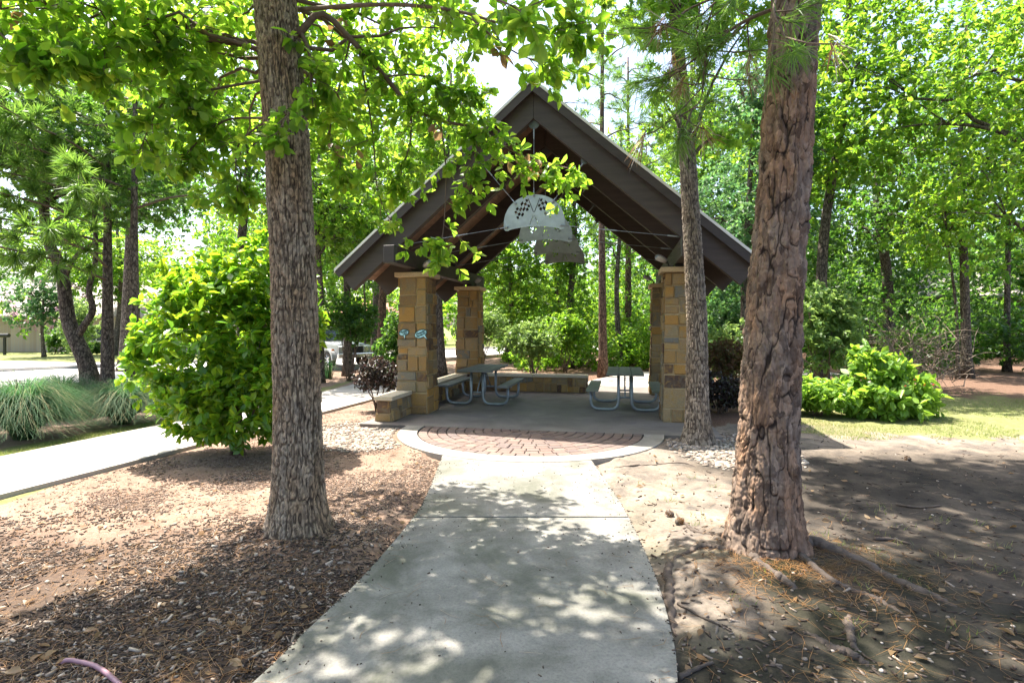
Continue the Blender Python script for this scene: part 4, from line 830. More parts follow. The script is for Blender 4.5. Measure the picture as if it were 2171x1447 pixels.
# ------------------------------------------------------------------ sweetgum in front of the right column
SB = np.array([2.74, 8.1, -0.03]); gum = empty('sweetgum_tree', SB); tag(gum, 'slender sweetgum trunk with star shaped leaves standing before the right stone column', 'tree')
def gum_r(z): return 0.168-0.012*z+0.11*math.exp(-max(z, 0)/0.24)
gpath = np.array([(0.02, 0, -0.1), (0.0, 0, 0.8), (0.0, 0, 1.8), (-0.06, 0, 2.9), (-0.14, 0, 4.2), (-0.3, 0.1, 6.4), (-0.4, 0.2, 11)])
bark_trunk('trunk', gpath[:6], gum_r, 240, 600, (66, 15), (0.045, 0.05), 0.014, 27, M_BARK_GUM, gum, 0.42, 0.004)
MB().tube(gpath[5:], [0.09, 0.03], 12).mk('trunk', M_BARK, gum, True)
gl = [(-0.9, -0.6, 6.2, .75, .6, .5), (-0.4, -0.5, 5.6, .5, .45, .4), (-0.7, 0.2, 7.2, .9, .9, .7), (0.5, 0.2, 7.0, 1.0, .9, .7), (-0.3, 0.3, 8.6, 1.1, 1.0, .9), (0.6, -0.4, 6.0, .7, .6, .4), (0.1, 0.3, 10.2, 1.0, 1.0, 0.9), (1.6, 0.3, 8.2, 1.1, 1, .7), (1.2, -0.6, 9.2, 1, 1, .7), (-1.6, -1.2, 7.8, 1.0, .9, .6), (-0.6, -1.6, 8.4, 1.1, 1, .6), (0.4, -1.0, 8.2, 1.1, 1, .6), (-1.2, 0.2, 8.6, 1, 1, .7), (-2.2, -2.2, 8.4, 1.0, 1.0, .6), (-1.0, -2.8, 8.6, 1.1, 1.0, .6), (0.4, -2.4, 8.8, 1.1, 1.0, .6), (1.6, -1.8, 8.8, 1.1, 1, .6), (-0.2, -0.2, 9.4, 1.1, 1, .6), (0.45, -0.2, 4.5, .3, .3, .22), (-0.55, -0.3, 4.9, .32, .3, .3)]
mb = MB()
for L in gl: lp = limb_path(gpath[5] if L[2] > 6 else gpath[4], L[:3], rng); mb.tube(lp, np.linspace(0.035, 0.008, len(lp)), 6)
mb.mk('limb', M_BARK, gum, True)
crown('crown', rng, gl, 2700, 7, 0.14, STAR, M_LEAF_BRIGHT, gum, 0.2, twig=0.25)

# ------------------------------------------------------------------ shrubs and bedding plants
def shrub(name, label, x, y, h, rx, ry, leaf, T, ncl, per, size, seed, nst=7, cat='shrub', group=None, base=0.15, nl=9, shell=0.55, lobes=None, named=0, stem=M_TWIG, spread=0.35, **kw):
    rg = np.random.default_rng(seed); e = empty(name, (x, y, -0.04)); tag(e, label, cat, group)
    if lobes is None:
        lobes = []
        for k in range(nl):
            d = rdir(rg, 1)[0]*rg.uniform(0.3, 0.6); f = rg.uniform(0.42, 0.6); zc = base*h+(h*(1-base))/2
            lobes.append((d[0]*rx, d[1]*ry, zc+d[2]*h*(1-base)/2, rx*f, ry*f, h*(1-base)/2*f))
    for k in range(nst):
        a = rg.random()*6.28; L = lobes[k % len(lobes)]; b0 = np.array([math.cos(a)*0.08*rx, math.sin(a)*0.08*ry, -0.03]); lp = limb_path(b0, np.array(L[:3])*np.array([1, 1, 1.05]), rg, 6, -0.05)
        MB().tube(lp, np.linspace(0.02 if h > 1 else 0.01, 0.005, 6), 6).mk('stem', stem, e, True)
    p, d = clusters(rg, lobes, ncl, shell, 0.05); a = whorls(rg, p, d, per, size, twig=size*0.9, **kw); A = [np.asarray(q_) for q_ in a[:4]]
    if named:
        wpos = A[0]+np.array([x, y, 0]); sc_ = A[3]/np.linalg.norm(wpos-np.array([0, 0, EYE]), axis=1); front = wpos[:, 1] < np.quantile(wpos[:, 1], 0.35); idx = np.where(front)[0]; idx = idx[np.argsort(-sc_[idx])][:named]
        kp = np.ones(len(wpos), bool); kp[idx] = False; lm = mesh('leaf', *T); lm.materials.append(leaf)
        for i_ in idx: link('leaf', lm, None, e, M=leaf_matrix(A[0][i_], A[1][i_], A[2][i_], A[3][i_]))
        A = [q_[kp] for q_ in A]
    V, F = leaf_arrays(T, *A); mk('foliage', V, F, leaf, e)['kind'] = 'stuff'
    return e
bigl = [(-0.2, 0, 1.55, 1.1, 0.8, 0.95), (0.3, 0.1, 1.75, 0.75, 0.75, 0.95), (-0.75, -0.05, 1.2, 0.62, 0.6, 0.6), (0.1, -0.2, 0.85, 0.85, 0.65, 0.55), (0.25, 0, 2.45, 0.6, 0.6, 0.5), (-0.35, 0, 2.2, 0.65, 0.6, 0.5), (0.62, 0.1, 1.75, 0.4, 0.5, 0.45), (0.1, -0.1, 0.5, 0.65, 0.5, 0.3), (-0.5, 0, 0.62, 0.45, 0.45, 0.3)]
shrub('large_shrub', 'tall rounded evergreen shrub with glossy bright leaves behind the oak trunk', -3.72, 7.45, 3.0, 1.4, 0.9, M_LEAF_SHRUB, OVAL6, 1750, 8, 0.122, 51, 9, lobes=bigl, named=300, shell=0.6, svar=0.8, out=1.0, droop=0.05, flat=0.9)
shrub('purple_shrub', 'dark purple leaved shrub beside the short stone seat wall', -2.8, 11.35, 1.15, 0.55, 0.5, M_LEAF_PURPLE, OVAL6, 480, 8, 0.06, 52, 6, base=0.2)
shrub('leafy_shrub', 'tall dark green shrub just left of the front left column', -2.75, 13.2, 2.3, 0.5, 0.5, M_LEAF_DARK, OVAL6, 420, 8, 0.09, 53, 6)
shrub('flowering_bush', 'sunlit bright green bush with red blossoms on the thin lawn', 7.15, 10.6, 1.55, 0.95, 0.9, M_LEAF_LIME, OVAL6, 420, 7, 0.16, 54, 10, named=150, shell=0.4, droop=0.5, svar=0.9, lobes=[(-0.15, 0, .8, .42, .45, .4), (.42, -.1, .5, .42, .5, .38), (-.5, -.1, .42, .42, .45, .34), (0, -.2, .32, .68, .55, .28), (.72, 0, .28, .28, .35, .22), (-.28, 0, 1.12, .24, .25, .2), (.2, 0, .98, .22, .25, .22)])
shrub('low_bush', 'low bright green bush spreading beside the pine trunk, in front of the tall shrub', 5.95, 10.7, 0.85, 0.85, 0.7, M_LEAF_LIME, OVAL6, 420, 7, 0.12, 55, 8, base=0.0, nl=6, droop=0.4, svar=0.9)
fb = whorls(np.random.default_rng(4), np.array([(7.15+a, 10.6+b_, c) for a, b_, c in ((-.2, -.45, .95), (.35, -.55, .66), (.62, -.38, .5), (-.5, -.5, .6), (-.28, -.22, 1.24), (.05, -.55, .72), (.2, -.2, 1.1), (-.1, -.72, .45))])-np.array([7.15, 10.6, 0]), rdir(rng, 8), 3, 0.042)
fbo = [o for o in sc.objects if o.name == 'flowering_bush'][0]; V, F = leaf_arrays(LEAF4, *fb[:4]); mk('blossom', V, F, M_FLOWER, fbo)['kind'] = 'stuff'
shrub('tall_shrub', 'tall airy shrub with pale yellow green tips behind the flowering bush', 7.25, 12.9, 2.85, 0.95, 0.8, M_LEAF_PALE, OVAL6, 620, 8, 0.13, 56, 10, base=0.1)
shrub('reddish_shrub', 'reddish leaved shrub between the slender trunk and the big pine', 4.75, 12.1, 1.55, 0.75, 0.6, M_LEAF_RED, OVAL6, 420, 8, 0.08, 57, 7, base=0.3)
shrub('low_dark_shrub', 'low dark shrub at the shaded corner right of the pavilion', 4.15, 10.9, 0.95, 0.7, 0.6, M_LEAF_PURPLE, OVAL6, 420, 8, 0.07, 58, 7, base=0.05)
shrub('pale_shrub', 'pale green multi stemmed shrub behind the back seat wall', 0.75, 19.5, 2.1, 1.2, 0.8, M_LEAF_PALE, LEAF4, 520, 8, 0.12, 59, 9, base=0.2)
shrub('bright_shrub', 'bright green shrub behind the pavilion, right of the pale one', 2.0, 20.6, 2.4, 0.9, 0.8, M_LEAF_BRIGHT, LEAF4, 480, 8, 0.12, 60, 9, base=0.12)
shrub('olive_shrub', 'dense olive shrub seen above the right picnic table', 5.7, 21.0, 2.7, 1.3, 0.9, M_LEAF_BRIGHT, LEAF4, 650, 8, 0.12, 61, 10, base=0.05)
shrub('open_shrub', 'thin stemmed open shrub in view between the left columns', -1.3, 22.5, 2.5, 1.2, 0.9, M_LEAF_PALE, LEAF4, 480, 8, 0.12, 62, 10, base=0.4)
shrub('dark_hedge', 'dark hedge mass to the right of the pavilion roof corner', 7.0, 16.4, 3.6, 1.6, 1.2, M_LEAF_COOL, LEAF4, 900, 8, 0.14, 63, 9, base=0.0)
shrub('white_flecked_shrub', 'pale sunlit shrub peeking between the slender trunk and the big pine', 5.6, 14.2, 2.0, 0.75, 0.7, M_LEAF_PALE, LEAF4, 420, 8, 0.1, 64, 7, base=0.05)
shrub('clipped_hedge', 'clipped sunlit hedge across the street, left of the front left column', -8.2, 33.5, 2.6, 2.6, 1.2, M_LEAF_BRIGHT, LEAF4, 800, 8, 0.18, 65, 6, base=0.0)
shrub('myrtle_shrub', 'many stemmed crape myrtle shrub growing behind the sidewalk bend', -5.15, 17.4, 3.0, 1.0, 0.9, M_LEAF_DARK, LEAF4, 520, 8, 0.12, 66, 9, base=0.35)
tw = np.random.default_rng(8); e = empty('brush_thicket', (11.0, 15.2, -0.04)); tag(e, 'tangle of bare brown twigs at the edge of the wood', 'thicket'); mb = MB()
for k in range(230):
    a = np.array([tw.uniform(-1.3, 1.3), tw.uniform(-0.8, 0.8), tw.uniform(0, 1.4)]); d = nrm(tw.normal(size=3)+np.array([0, -0.2, 0.5])); l = tw.uniform(0.5, 1.5)
    mb.tube(limb_path(a, a+d*l, tw, 5, 0.15), np.linspace(0.012, 0.003, 5), 4)
mb.mk('twigs', plain('grey_brown_twig', (0.22, 0.17, 0.13), 0.9, 0, 0.3, 9), e)['kind'] = 'stuff'
crown('foliage', tw, [(0, 0.4, 1.9, 1.6, 0.9, 0.8)], 200, 7, 0.11, LEAF4, M_LEAF_DARK, e)
def clump(label, x, y, h, reach, n, seed, wd=0.012, name='ornamental_grass', group='ornamental grass clumps', mat=M_BLADE):
    rg = np.random.default_rng(seed); e = empty(name, (x, y, -0.05)); tag(e, label, 'grass clump', group)
    V, F = blades(rg, np.zeros((n, 3)), n, h, reach, wd); mk('blades', V, F, mat, e)['kind'] = 'stuff'; return e
clump('largest fountain grass clump at the left edge, beyond the sidewalk', -7.55, 8.45, 1.05, 0.95, 3400, 1, 0.012)
clump('fountain grass clump nearest the big shrub', -6.95, 9.75, 0.85, 0.85, 2800, 2, 0.012)
clump('fountain grass clump half hidden between two others under the forked tree', -8.75, 10.6, 0.9, 0.85, 2200, 3, 0.012)
clump('small grassy liriope tuft behind the right end of the back seat wall', 1.75, 15.2, 0.42, 0.4, 300, 4, 0.014, 'liriope_clump', None)
clump('second liriope tuft behind the middle of the back seat wall', 1.05, 15.5, 0.4, 0.4, 300, 5, 0.014, 'liriope_clump', None)
clump('upright iris leaves beside the street, right of the oak trunk', -6.1, 18.2, 0.8, 0.3, 60, 6, 0.03, 'iris_plant', None)

# ------------------------------------------------------------------ trees further back
TG = 'background trees'
fk = np.array([(0.1, 0, -0.1), (0.02, 0, 0.5), (-0.12, 0, 0.95), (-0.42, 0, 1.6), (-0.55, 0, 2.1), (-0.7, 0, 3.2), (-1.1, 0, 4.2), (-1.2, 0, 6.5)])
e = tree('forked_tree', 'dark crooked tree with a forked trunk beyond the grasses, far left', 'tree', -11.0, 14.2, 8.5, 0.2, 3.9, 3.0, M_LEAF_DARK, M_BARK, 900, 8, 0.17, STAR, 1, TG, path=spline(fk, 22), limbs=True)
MB().tube(spline(np.array([(-0.36, 0, 1.35), (-0.1, 0, 1.75), (0.12, 0, 2.15), (0.02, 0, 2.7), (0.2, 0, 3.5), (0.15, 0, 5.0)]), 18), np.linspace(0.1, 0.05, 18), 10).mk('fork', M_BARK, e, True)
MB().tube(spline(np.array([(-0.62, 0, 2.95), (-0.35, 0, 3.5), (0.0, 0, 3.8), (0.6, 0, 4.1)]), 12), np.linspace(0.06, 0.03, 12), 8).mk('fork', M_BARK, e, True)
def pine(label, x, y, H, r, z0, reach, nb, per, ln, seed, bark=M_BARK_RED, needles=40, wd=0.008, lean=(0, 0), front=None, name='pine_tree'):
    rg = np.random.default_rng(seed); B = np.array([x, y, -0.03]); e = empty(name, B); tag(e, label, 'tree', TG)
    pth = spline(np.array([(0, 0, -0.1), (lean[0]*0.4+rg.normal()*0.05, 0, H*0.4), (lean[0], lean[1], H)]), 14); rad = np.linspace(r, r*0.2, 14); rad[0] *= 1.4; MB().tube(pth, rad, 12).mk('trunk', bark, e, True)
    for k in range(nb):
        f = k/max(1, nb-1); zz = z0+(H-z0)*f*0.97; b0 = np.array([np.interp(zz, pth[:, 2], pth[:, q_]) for q_ in (0, 1)]+[zz]); a = k*2.4+rg.random(); rl = reach*(1-0.75*f)*rg.uniform(0.7, 1.15)
        d = np.array([math.cos(a), math.sin(a), 0.25]) if not (front and k < front) else nrm(np.array([rg.uniform(-0.7, 0.6), -1, 0.1])); e_ = b0+d*rl
        bough(e, np.zeros(3), [b0, b0+d*rl*0.35+np.array([0, 0, 0.1]), b0+d*rl*0.7, e_], rg, per, ln, needles, wd, 0.035, 0.0, 0.85, 0.9)
    return e
pine('young pine with straight lichen spotted trunk and bright needle tufts, left of the big shrub', -10.35, 14.0, 8.5, 0.17, 2.9, 5.2, 18, 15, 0.34, 71, M_BARK, 100, 0.009, front=10)
pine('tall slim pine with reddish trunk behind the right picnic table', 3.1, 18.6, 15.5, 0.16, 5.5, 2.4, 20, 9, 0.3, 72)
pine('tall pine reaching into the sky gap above the roof ridge', 2.2, 26.0, 16.0, 0.2, 6.5, 2.6, 22, 9, 0.34, 73)
pine('pine rising behind the right roof slope, just right of the sky gap', 5.3, 25.0, 14.0, 0.2, 5.0, 2.6, 20, 9, 0.34, 74)
pine('dark pine trunk behind the young pine, against the street', -9.2, 13.4, 9.5, 0.14, 4.6, 2.4, 12, 9, 0.3, 75, M_BARK)
bt = [  # label, x, y, H, r, crown base, crown radius, leaves, bark, clusters, size, template, lean
 ('tree with its low fork just right of the oak trunk, by the street', -5.95, 16.9, 8.0, .14, 3.2, 2.3, M_LEAF_BRIGHT, M_BARK, 650, .17, LEAF4, (0, 0)),
 ('straight dark trunk standing in front of the parked car', -5.75, 19.2, 9.0, .17, 3.0, 2.2, M_LEAF_DARK, M_BARK, 650, .16, LEAF4, (0, 0)),
 ('thin dark sapling between the car and the leaning trunk', -6.1, 22.6, 6.5, .06, 2.6, 1.3, M_LEAF_DARK, M_BARK, 380, .15, LEAF4, (0, 0)),
 ('smooth leaning trunk left of the front left column', -5.1, 21.4, 10.0, .2, 3.6, 2.6, M_LEAF_PALE, M_BARK_RED, 750, .17, LEAF4, (.9, 0)),
 ('trunk seen between the two left stone columns', -2.35, 18.4, 11.0, .16, 3.4, 2.4, M_LEAF_BRIGHT, M_BARK, 800, .16, LEAF4, (.3, 0)),
 ('vine covered trunk behind the middle of the pavilion', 2.35, 22.4, 9.5, .17, 1.2, 1.3, M_LEAF_BRIGHT, M_BARK, 800, .15, LEAF4, (0, 0)),
 ('dark slim trunk behind the right picnic table, right of the reddish pine', 4.5, 22.6, 10.5, .13, 3.4, 1.9, M_LEAF_BRIGHT, M_BARK, 650, .16, LEAF4, (0, 0)),
 ('leafy tree filling the view through the back gable', -0.2, 27.0, 9.0, .2, 1.8, 3.2, M_LEAF_BRIGHT, M_BARK, 1200, .2, LEAF4, (0, 0)),
 ('cool green tree right of the roof, behind the slender trunk', 6.4, 15.0, 9.5, .13, 2.9, 1.9, M_LEAF_COOL, M_BARK, 900, .14, LEAF4, (.3, 0)),
 ('tall tree with a forked limb right of the big pine', 8.6, 15.2, 13.5, .17, 3.4, 3.0, M_LEAF_BRIGHT, M_BARK, 1500, .15, LEAF4, (.8, 0)),
 ('wide bright leaved tree overhanging the right edge of the lawn', 12.3, 12.6, 12.0, .2, 2.9, 5.4, M_LEAF_BRIGHT, M_BARK, 2300, .15, OVAL6, (0, 0)),
 ('dark straight trunk at the wood edge, far right', 15.3, 18.4, 13.0, .16, 4.6, 3.2, M_LEAF_DARK, M_BARK, 1000, .16, LEAF4, (0, 0)),
 ('thin leaning sapling left of the dark straight trunk', 14.75, 18.1, 8.0, .06, 2.4, 1.8, M_LEAF_BRIGHT, M_BARK, 500, .14, LEAF4, (-.5, 0)),
 ('shaded trunk behind the brush thicket', 15.3, 22.2, 12.0, .25, 3.2, 3.4, M_LEAF_DARK, M_BARK, 900, .18, LEAF4, (0, 0)),
 ('slim trunk next to the right picture edge', 19.0, 21.0, 12.0, .12, 3.0, 2.8, M_LEAF_DARK, M_BARK, 900, .16, LEAF4, (.4, 0)),
 ('rounded dark tree deep in the wood, right of the pavilion', 10.5, 22.0, 12.5, .2, 1.8, 3.4, M_LEAF_COOL, M_BARK, 1200, .18, LEAF4, (0, 0)),
 ('tall dark crowned tree left of the oak, beyond the young pine', -14.5, 20.5, 13.0, .22, 4.4, 4.2, M_LEAF_DARK, M_BARK, 1300, .2, LEAF4, (0, 0)),
 ('dark limbed tree above the street, between the young pine and the oak', -9.0, 18.5, 12.5, .2, 5.0, 3.4, M_LEAF_DARK, M_BARK, 1000, .18, LEAF4, (0, 0)),
 ('bright crowned tree behind the oak and left of the roof', -6.3, 25.0, 13.0, .2, 4.2, 3.6, M_LEAF_BRIGHT, M_BARK, 1100, .2, LEAF4, (0, 0)),
 ('tree beside the brick house at the far left', -24.0, 33.0, 9.5, .2, 2.6, 3.6, M_LEAF_BRIGHT, M_BARK, 900, .24, LEAF4, (0, 0)),
 ('tall tree behind the left roof slope', -2.8, 31.0, 16.0, .25, 5.5, 4.0, M_LEAF_BRIGHT, M_BARK, 1100, .24, LEAF4, (0, 0)),
 ('tall tree behind the right roof slope', 9.5, 29.0, 17.0, .25, 5.0, 4.2, M_LEAF_BRIGHT, M_BARK, 1300, .22, LEAF4, (0, 0)),
 ('low bushy tree across the street, seen between the young pine and the big shrub', -12.5, 33.5, 9.5, .2, 0.8, 3.6, M_LEAF_BRIGHT, M_BARK, 1000, .26, LEAF4, (0, 0)),
 ('broad green tree across the street, above the top of the big shrub', -16.0, 36.0, 12.0, .22, 1.5, 4.2, M_LEAF_BRIGHT, M_BARK, 1100, .28, LEAF4, (0, 0)),
 ('leafy tree at the left picture edge, over the grasses', -13.6, 12.6, 9.5, .15, 3.9, 2.8, M_LEAF_DARK, M_BARK, 800, .17, LEAF4, (0, 0))]
for k, (lb, x, y, H, r, bs, rx, lm, bk, ncl, sz, T_, ln) in enumerate(bt):
    tree('broadleaf_tree', lb, 'tree', x, y, H, r, bs, rx, lm, bk, ncl, 9, sz, T_, 100+k, TG, ln, 10)
tree('flowering_tree', 'small crape myrtle with pink blossom in front of the brick house', 'tree', -26.5, 31.0, 4.6, .1, 1.2, 1.9, M_LEAF_COOL, M_BARK, 420, 8, .2, LEAF4, 140)
ft = [o for o in sc.objects if o.name == 'flowering_tree'][0]; crown('blossom', rng, [(0, 0, 3, 1.9, 1.9, 1.5)], 60, 7, 0.16, LEAF4, M_PINK, ft, 0.8)
shrub('conical_shrub', 'tall conical green shrub on the lawn by the brick house', -20.9, 26.5, 3.1, 1.0, 0.9, M_LEAF_PALE, LEAF4, 520, 8, 0.16, 67, 5, base=0.0)
shrub('house_shrub', 'round shrub left of the house window', -28.6, 34.3, 1.7, 1.1, 0.9, M_LEAF_DARK, LEAF4, 320, 8, 0.16, 68, 5, base=0.0)
shrub('house_hedge', 'low clipped hedge under the house window', -26.0, 33.2, 0.75, 2.0, 0.6, M_LEAF_DARK, LEAF4, 360, 8, 0.14, 69, 5, base=0.0)
shrub('house_hedge', 'low dark hedge beside the pale garage wall', -19.2, 30.6, 1.0, 1.4, 0.6, M_LEAF_DARK, LEAF4, 320, 8, 0.14, 70, 5, base=0.0)
def mass(name, label, boxes, n, size, mats, seed):
    rg = np.random.default_rng(seed)
    lobes = [(*p, *s) for p, s in boxes]; p, d = clusters(rg, lobes, n, 0.3, 0.0); a = whorls(rg, p, d, 7, size, twig=size)
    V, F = leaf_arrays(LEAF4, *a[:4]); tag(mk(name, V, F, mats), label, 'woods', kind='stuff')
rg = np.random.default_rng(5); bx_ = []
for k in range(70):
    a = R(rg.uniform(-62, 62)); d = rg.uniform(46, 75); x, y = math.sin(a)*d, math.cos(a)*d; h = rg.uniform(6, 11)
    bx_.append(((x, y, h*0.5), (rg.uniform(3, 6), rg.uniform(3, 5), h*0.55)))
mass('woodland', 'far mass of green woodland closing the view', bx_+[((x_, rg.uniform(50, 58), rg.uniform(0.5, 7)), (rg.uniform(2, 3.4), rg.uniform(1, 2), rg.uniform(1.6, 2.8))) for x_ in np.linspace(-14, 14, 36)], 10000, 0.45, M_LEAF_BRIGHT, 6)
bx_ = [((rg.uniform(5.5, 32), rg.uniform(24, 33), rg.uniform(0.6, 2.6)), (rg.uniform(1, 2.4), rg.uniform(1, 2), rg.uniform(0.8, 1.9))) for k in range(34)]
bx_ += [((rg.uniform(9, 30), rg.uniform(18.5, 24), rg.uniform(0.3, 1.6)), (rg.uniform(0.7, 1.6), rg.uniform(0.6, 1.2), rg.uniform(0.5, 1.2))) for k in range(26)]
bx_ += [((rg.uniform(12, 34), rg.uniform(22, 30), rg.uniform(2.6, 5.5)), (rg.uniform(1, 2.0), rg.uniform(1, 1.6), rg.uniform(0.8, 1.5))) for k in range(26)]
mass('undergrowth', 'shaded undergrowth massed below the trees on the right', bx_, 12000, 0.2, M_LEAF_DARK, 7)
bx_ = [((rg.uniform(6, 46), rg.uniform(30, 46), rg.uniform(2, 15)), (rg.uniform(2, 4), rg.uniform(1.5, 3), rg.uniform(1.5, 3))) for k in range(60)]
bx_ += [((x_, rg.uniform(33, 40), rg.uniform(0.5, 6)), (rg.uniform(2, 3.4), rg.uniform(1, 2), rg.uniform(1.6, 2.6))) for x_ in np.linspace(6.5, 62, 75)]
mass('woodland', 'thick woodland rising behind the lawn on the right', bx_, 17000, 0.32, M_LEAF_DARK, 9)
bx_ = [((rg.uniform(-52, -9), rg.uniform(46, 60), rg.uniform(3, 15)), (rg.uniform(2, 4.5), rg.uniform(1.5, 3), rg.uniform(1.5, 3.2))) for k in range(44)]
mass('woodland', 'leafy woodland behind the houses on the left', bx_, 5000, 0.42, M_LEAF_DARK, 10)
bx_ = [((rg.uniform(0.6, 7.5), rg.uniform(20.8, 24), rg.uniform(0.2, 1.4)), (rg.uniform(0.5, 1.0), rg.uniform(0.5, 0.8), rg.uniform(0.5, 1.0))) for k in range(22)]
bx_ += [((rg.uniform(-0.5, 6.5), rg.uniform(24, 30), rg.uniform(0.6, 3.4)), (rg.uniform(0.8, 1.6), rg.uniform(0.8, 1.4), rg.uniform(0.7, 1.5))) for k in range(18)]
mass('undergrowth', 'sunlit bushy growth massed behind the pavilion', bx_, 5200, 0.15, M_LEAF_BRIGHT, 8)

# ------------------------------------------------------------------ houses, car, mailbox, hose
def brickwall(name, a, b_, scale):
    m, nt, b, o = new_mat(name); t = nd(nt, 'ShaderNodeTexBrick'); nt.links.new(coord(nt), t.inputs[0]); t.inputs['Scale'].default_value = scale; t.inputs['Color1'].default_value = (*a, 1); t.inputs['Color2'].default_value = (*b_, 1)
    t.inputs['Mortar'].default_value = (0.4, 0.37, 0.33, 1); nt.links.new(t.outputs[0], b.inputs['Base Color']); b.inputs['Roughness'].default_value = 0.9; return m
M_HB = brickwall('tan_brick', (0.38, 0.28, 0.22), (0.46, 0.36, 0.29), 2.2); M_STUCCO = plain('pale_stucco', (0.5, 0.42, 0.34), 0.9, 0, 0.05, 1); M_WTRIM = plain('white_trim', (0.7, 0.68, 0.64), 0.6, 0, 0.04, 2)
M_HROOF = surf('pale_shingle', [(0.3, 0.26, 0.24), (0.36, 0.31, 0.28), (0.42, 0.36, 0.33)], 1, 12); m, nt, b, o = new_mat('window_glass'); b.inputs['Base Color'].default_value = (0.05, 0.07, 0.08, 1); b.inputs['Roughness'].default_value = 0.06; M_GLASS = m
def house(label, x, y, rz, L, D, h, rise, wall, wins, roofm=M_HROOF, wall2=None):
    e = empty('house', (x, y, -0.05), rz); tag(e, label, 'house')
    mk('wall', *boxvf((L, D, h)), wall, e, loc=(0, 0, h/2))
    o_ = 0.5; V = [(-L/2-o_, -D/2-o_, h), (L/2+o_, -D/2-o_, h), (L/2+o_, D/2+o_, h), (-L/2-o_, D/2+o_, h), (-L/2+D*0.45, 0, h+rise), (L/2-D*0.45, 0, h+rise)]
    V += [(a, b_, c-0.12) for a, b_, c in V[:4]]
    mk('roof', V, [(0, 1, 5, 4), (1, 2, 5), (2, 3, 4, 5), (3, 0, 4), (6, 7, 1, 0), (7, 8, 2, 1), (8, 9, 3, 2), (9, 6, 0, 3), (9, 8, 7, 6)], roofm, e)
    if wall2: mk('wing_wall', *boxvf((wall2[1]-wall2[0], 0.12, h-0.02)), M_STUCCO, e, loc=((wall2[0]+wall2[1])/2, -D/2-0.07, h/2-0.01))
    for (wx, wz, ww, wh) in wins:
        w_ = mk('window', *boxvf((ww, 0.06, wh)), M_GLASS, e, loc=(wx, -D/2-0.02, wz)); mb = MB(); t_ = 0.07
        for c_, d_ in (((0, -0.03, wh/2+t_/2), (ww+2*t_, 0.1, t_)), ((0, -0.03, -wh/2-t_/2), (ww+2*t_, 0.1, t_)), ((-ww/2-t_/2, -0.03, 0), (t_, 0.1, wh-0.002)), ((ww/2+t_/2, -0.03, 0), (t_, 0.1, wh-0.002)), ((0, -0.035, 0), (0.05, 0.05, wh-0.004))): mb.box(c_, d_)
        mb.mk('frame', M_WTRIM, w_)
    return e
house('tan brick house with pale roof across the street at far left', -33.5, 41.5, R(6), 18, 9, 2.45, 2.6, M_HB, [(2.9, 1.2, 1.3, 0.9), (4.6, 1.2, 1.3, 0.9), (6.2, 1.2, 1.0, 0.9), (-3, 1.3, 1.2, 1.2)], M_HROOF, (7.0, 8.9))
house('pale stucco house half hidden by the conical shrub and young pine', -21.0, 37.5, R(4), 9, 7, 2.4, 2.0, M_STUCCO, [(-2, 1.3, 1.1, 1.0)])
house('red brick house far down the street, seen left of the stone column', -15.5, 62, 0, 9, 8, 2.7, 2.4, brickwall('red_brick', (0.3, 0.12, 0.09), (0.36, 0.16, 0.12), 2.0), [(1.5, 1.4, 1.2, 1.2)], plain('red_roof', (0.35, 0.16, 0.11), 0.8, 0, 0.1, 2))
rh = house('beige sided house hidden behind the wood at the right edge', 32.0, 36.0, R(-20), 12, 8, 3.6, 2.4, M_STUCCO, [(-3, 1.6, 1.1, 1.3), (0.5, 1.6, 1.1, 1.3)])
for k in range(20): MB().box((0, -4.03, 0.12+k*0.175), (11.98, 0.03, 0.16)).mk('siding_board', M_STUCCO, rh)
M_CAR = plain('silver_car_paint', (0.4, 0.42, 0.43), 0.3, 0.4, 0.03, 1, spec=0.5); M_TYRE = plain('tyre_rubber', (0.05, 0.045, 0.04), 0.9, 0, 0.3, 9); M_BLACK = plain('black_plastic', (0.02, 0.02, 0.02), 0.6, 0, 0.1, 4)
M_CHROME = plain('alloy', (0.6, 0.6, 0.6), 0.25, 0.9, 0.05, 4); M_AMBER = plain('amber_lens', (0.6, 0.18, 0.02), 0.3, 0, 0.05, 4)
th = R(-42); wx = np.array([-7.25, 21.75]); ca_, sa_ = math.cos(th), math.sin(th); cx, cy = wx[0]-(ca_*1.3+sa_*0.74), wx[1]-(sa_*1.3-ca_*0.74)
car = empty('parked_car', (cx, cy, 0.02), th); tag(car, 'silver off-road car parked on the street, mostly hidden behind the trunks', 'car')
prof = [(-2.0, 0.45), (-2.0, 1.0), (-1.95, 1.02), (0.55, 1.02), (0.62, 1.0), (1.85, 0.92), (1.95, 0.86), (1.95, 0.5), (1.75, 0.42)]
def extr(pr_, w0, n0=None):
    V = [(x, -w0, z) for x, z in pr_]+[(x, w0, z) for x, z in pr_]; n = len(pr_); return V, [tuple(range(n)), tuple(range(2*n-1, n-1, -1))]+[(i_, i_+n, (i_+1) % n+n, (i_+1) % n) for i_ in range(n)]
mk('body', *extr(prof, 0.72), M_CAR, car)
mk('cabin', [(-1.98, -0.7, 1.022), (0.55, -0.7, 1.022), (0.25, -0.62, 1.62), (-1.9, -0.62, 1.65), (-1.98, 0.7, 1.022), (0.55, 0.7, 1.022), (0.25, 0.62, 1.62), (-1.9, 0.62, 1.65)], [(0, 1, 2, 3), (7, 6, 5, 4), (1, 5, 6, 2), (0, 3, 7, 4), (2, 6, 7, 3)], M_CAR, car)
mk('windscreen', [(0.545, -0.6, 1.08), (0.545, 0.6, 1.08), (0.29, 0.55, 1.56), (0.29, -0.55, 1.56)], [(0, 1, 2, 3)], M_GLASS, car, loc=(0.03, 0, 0.015))
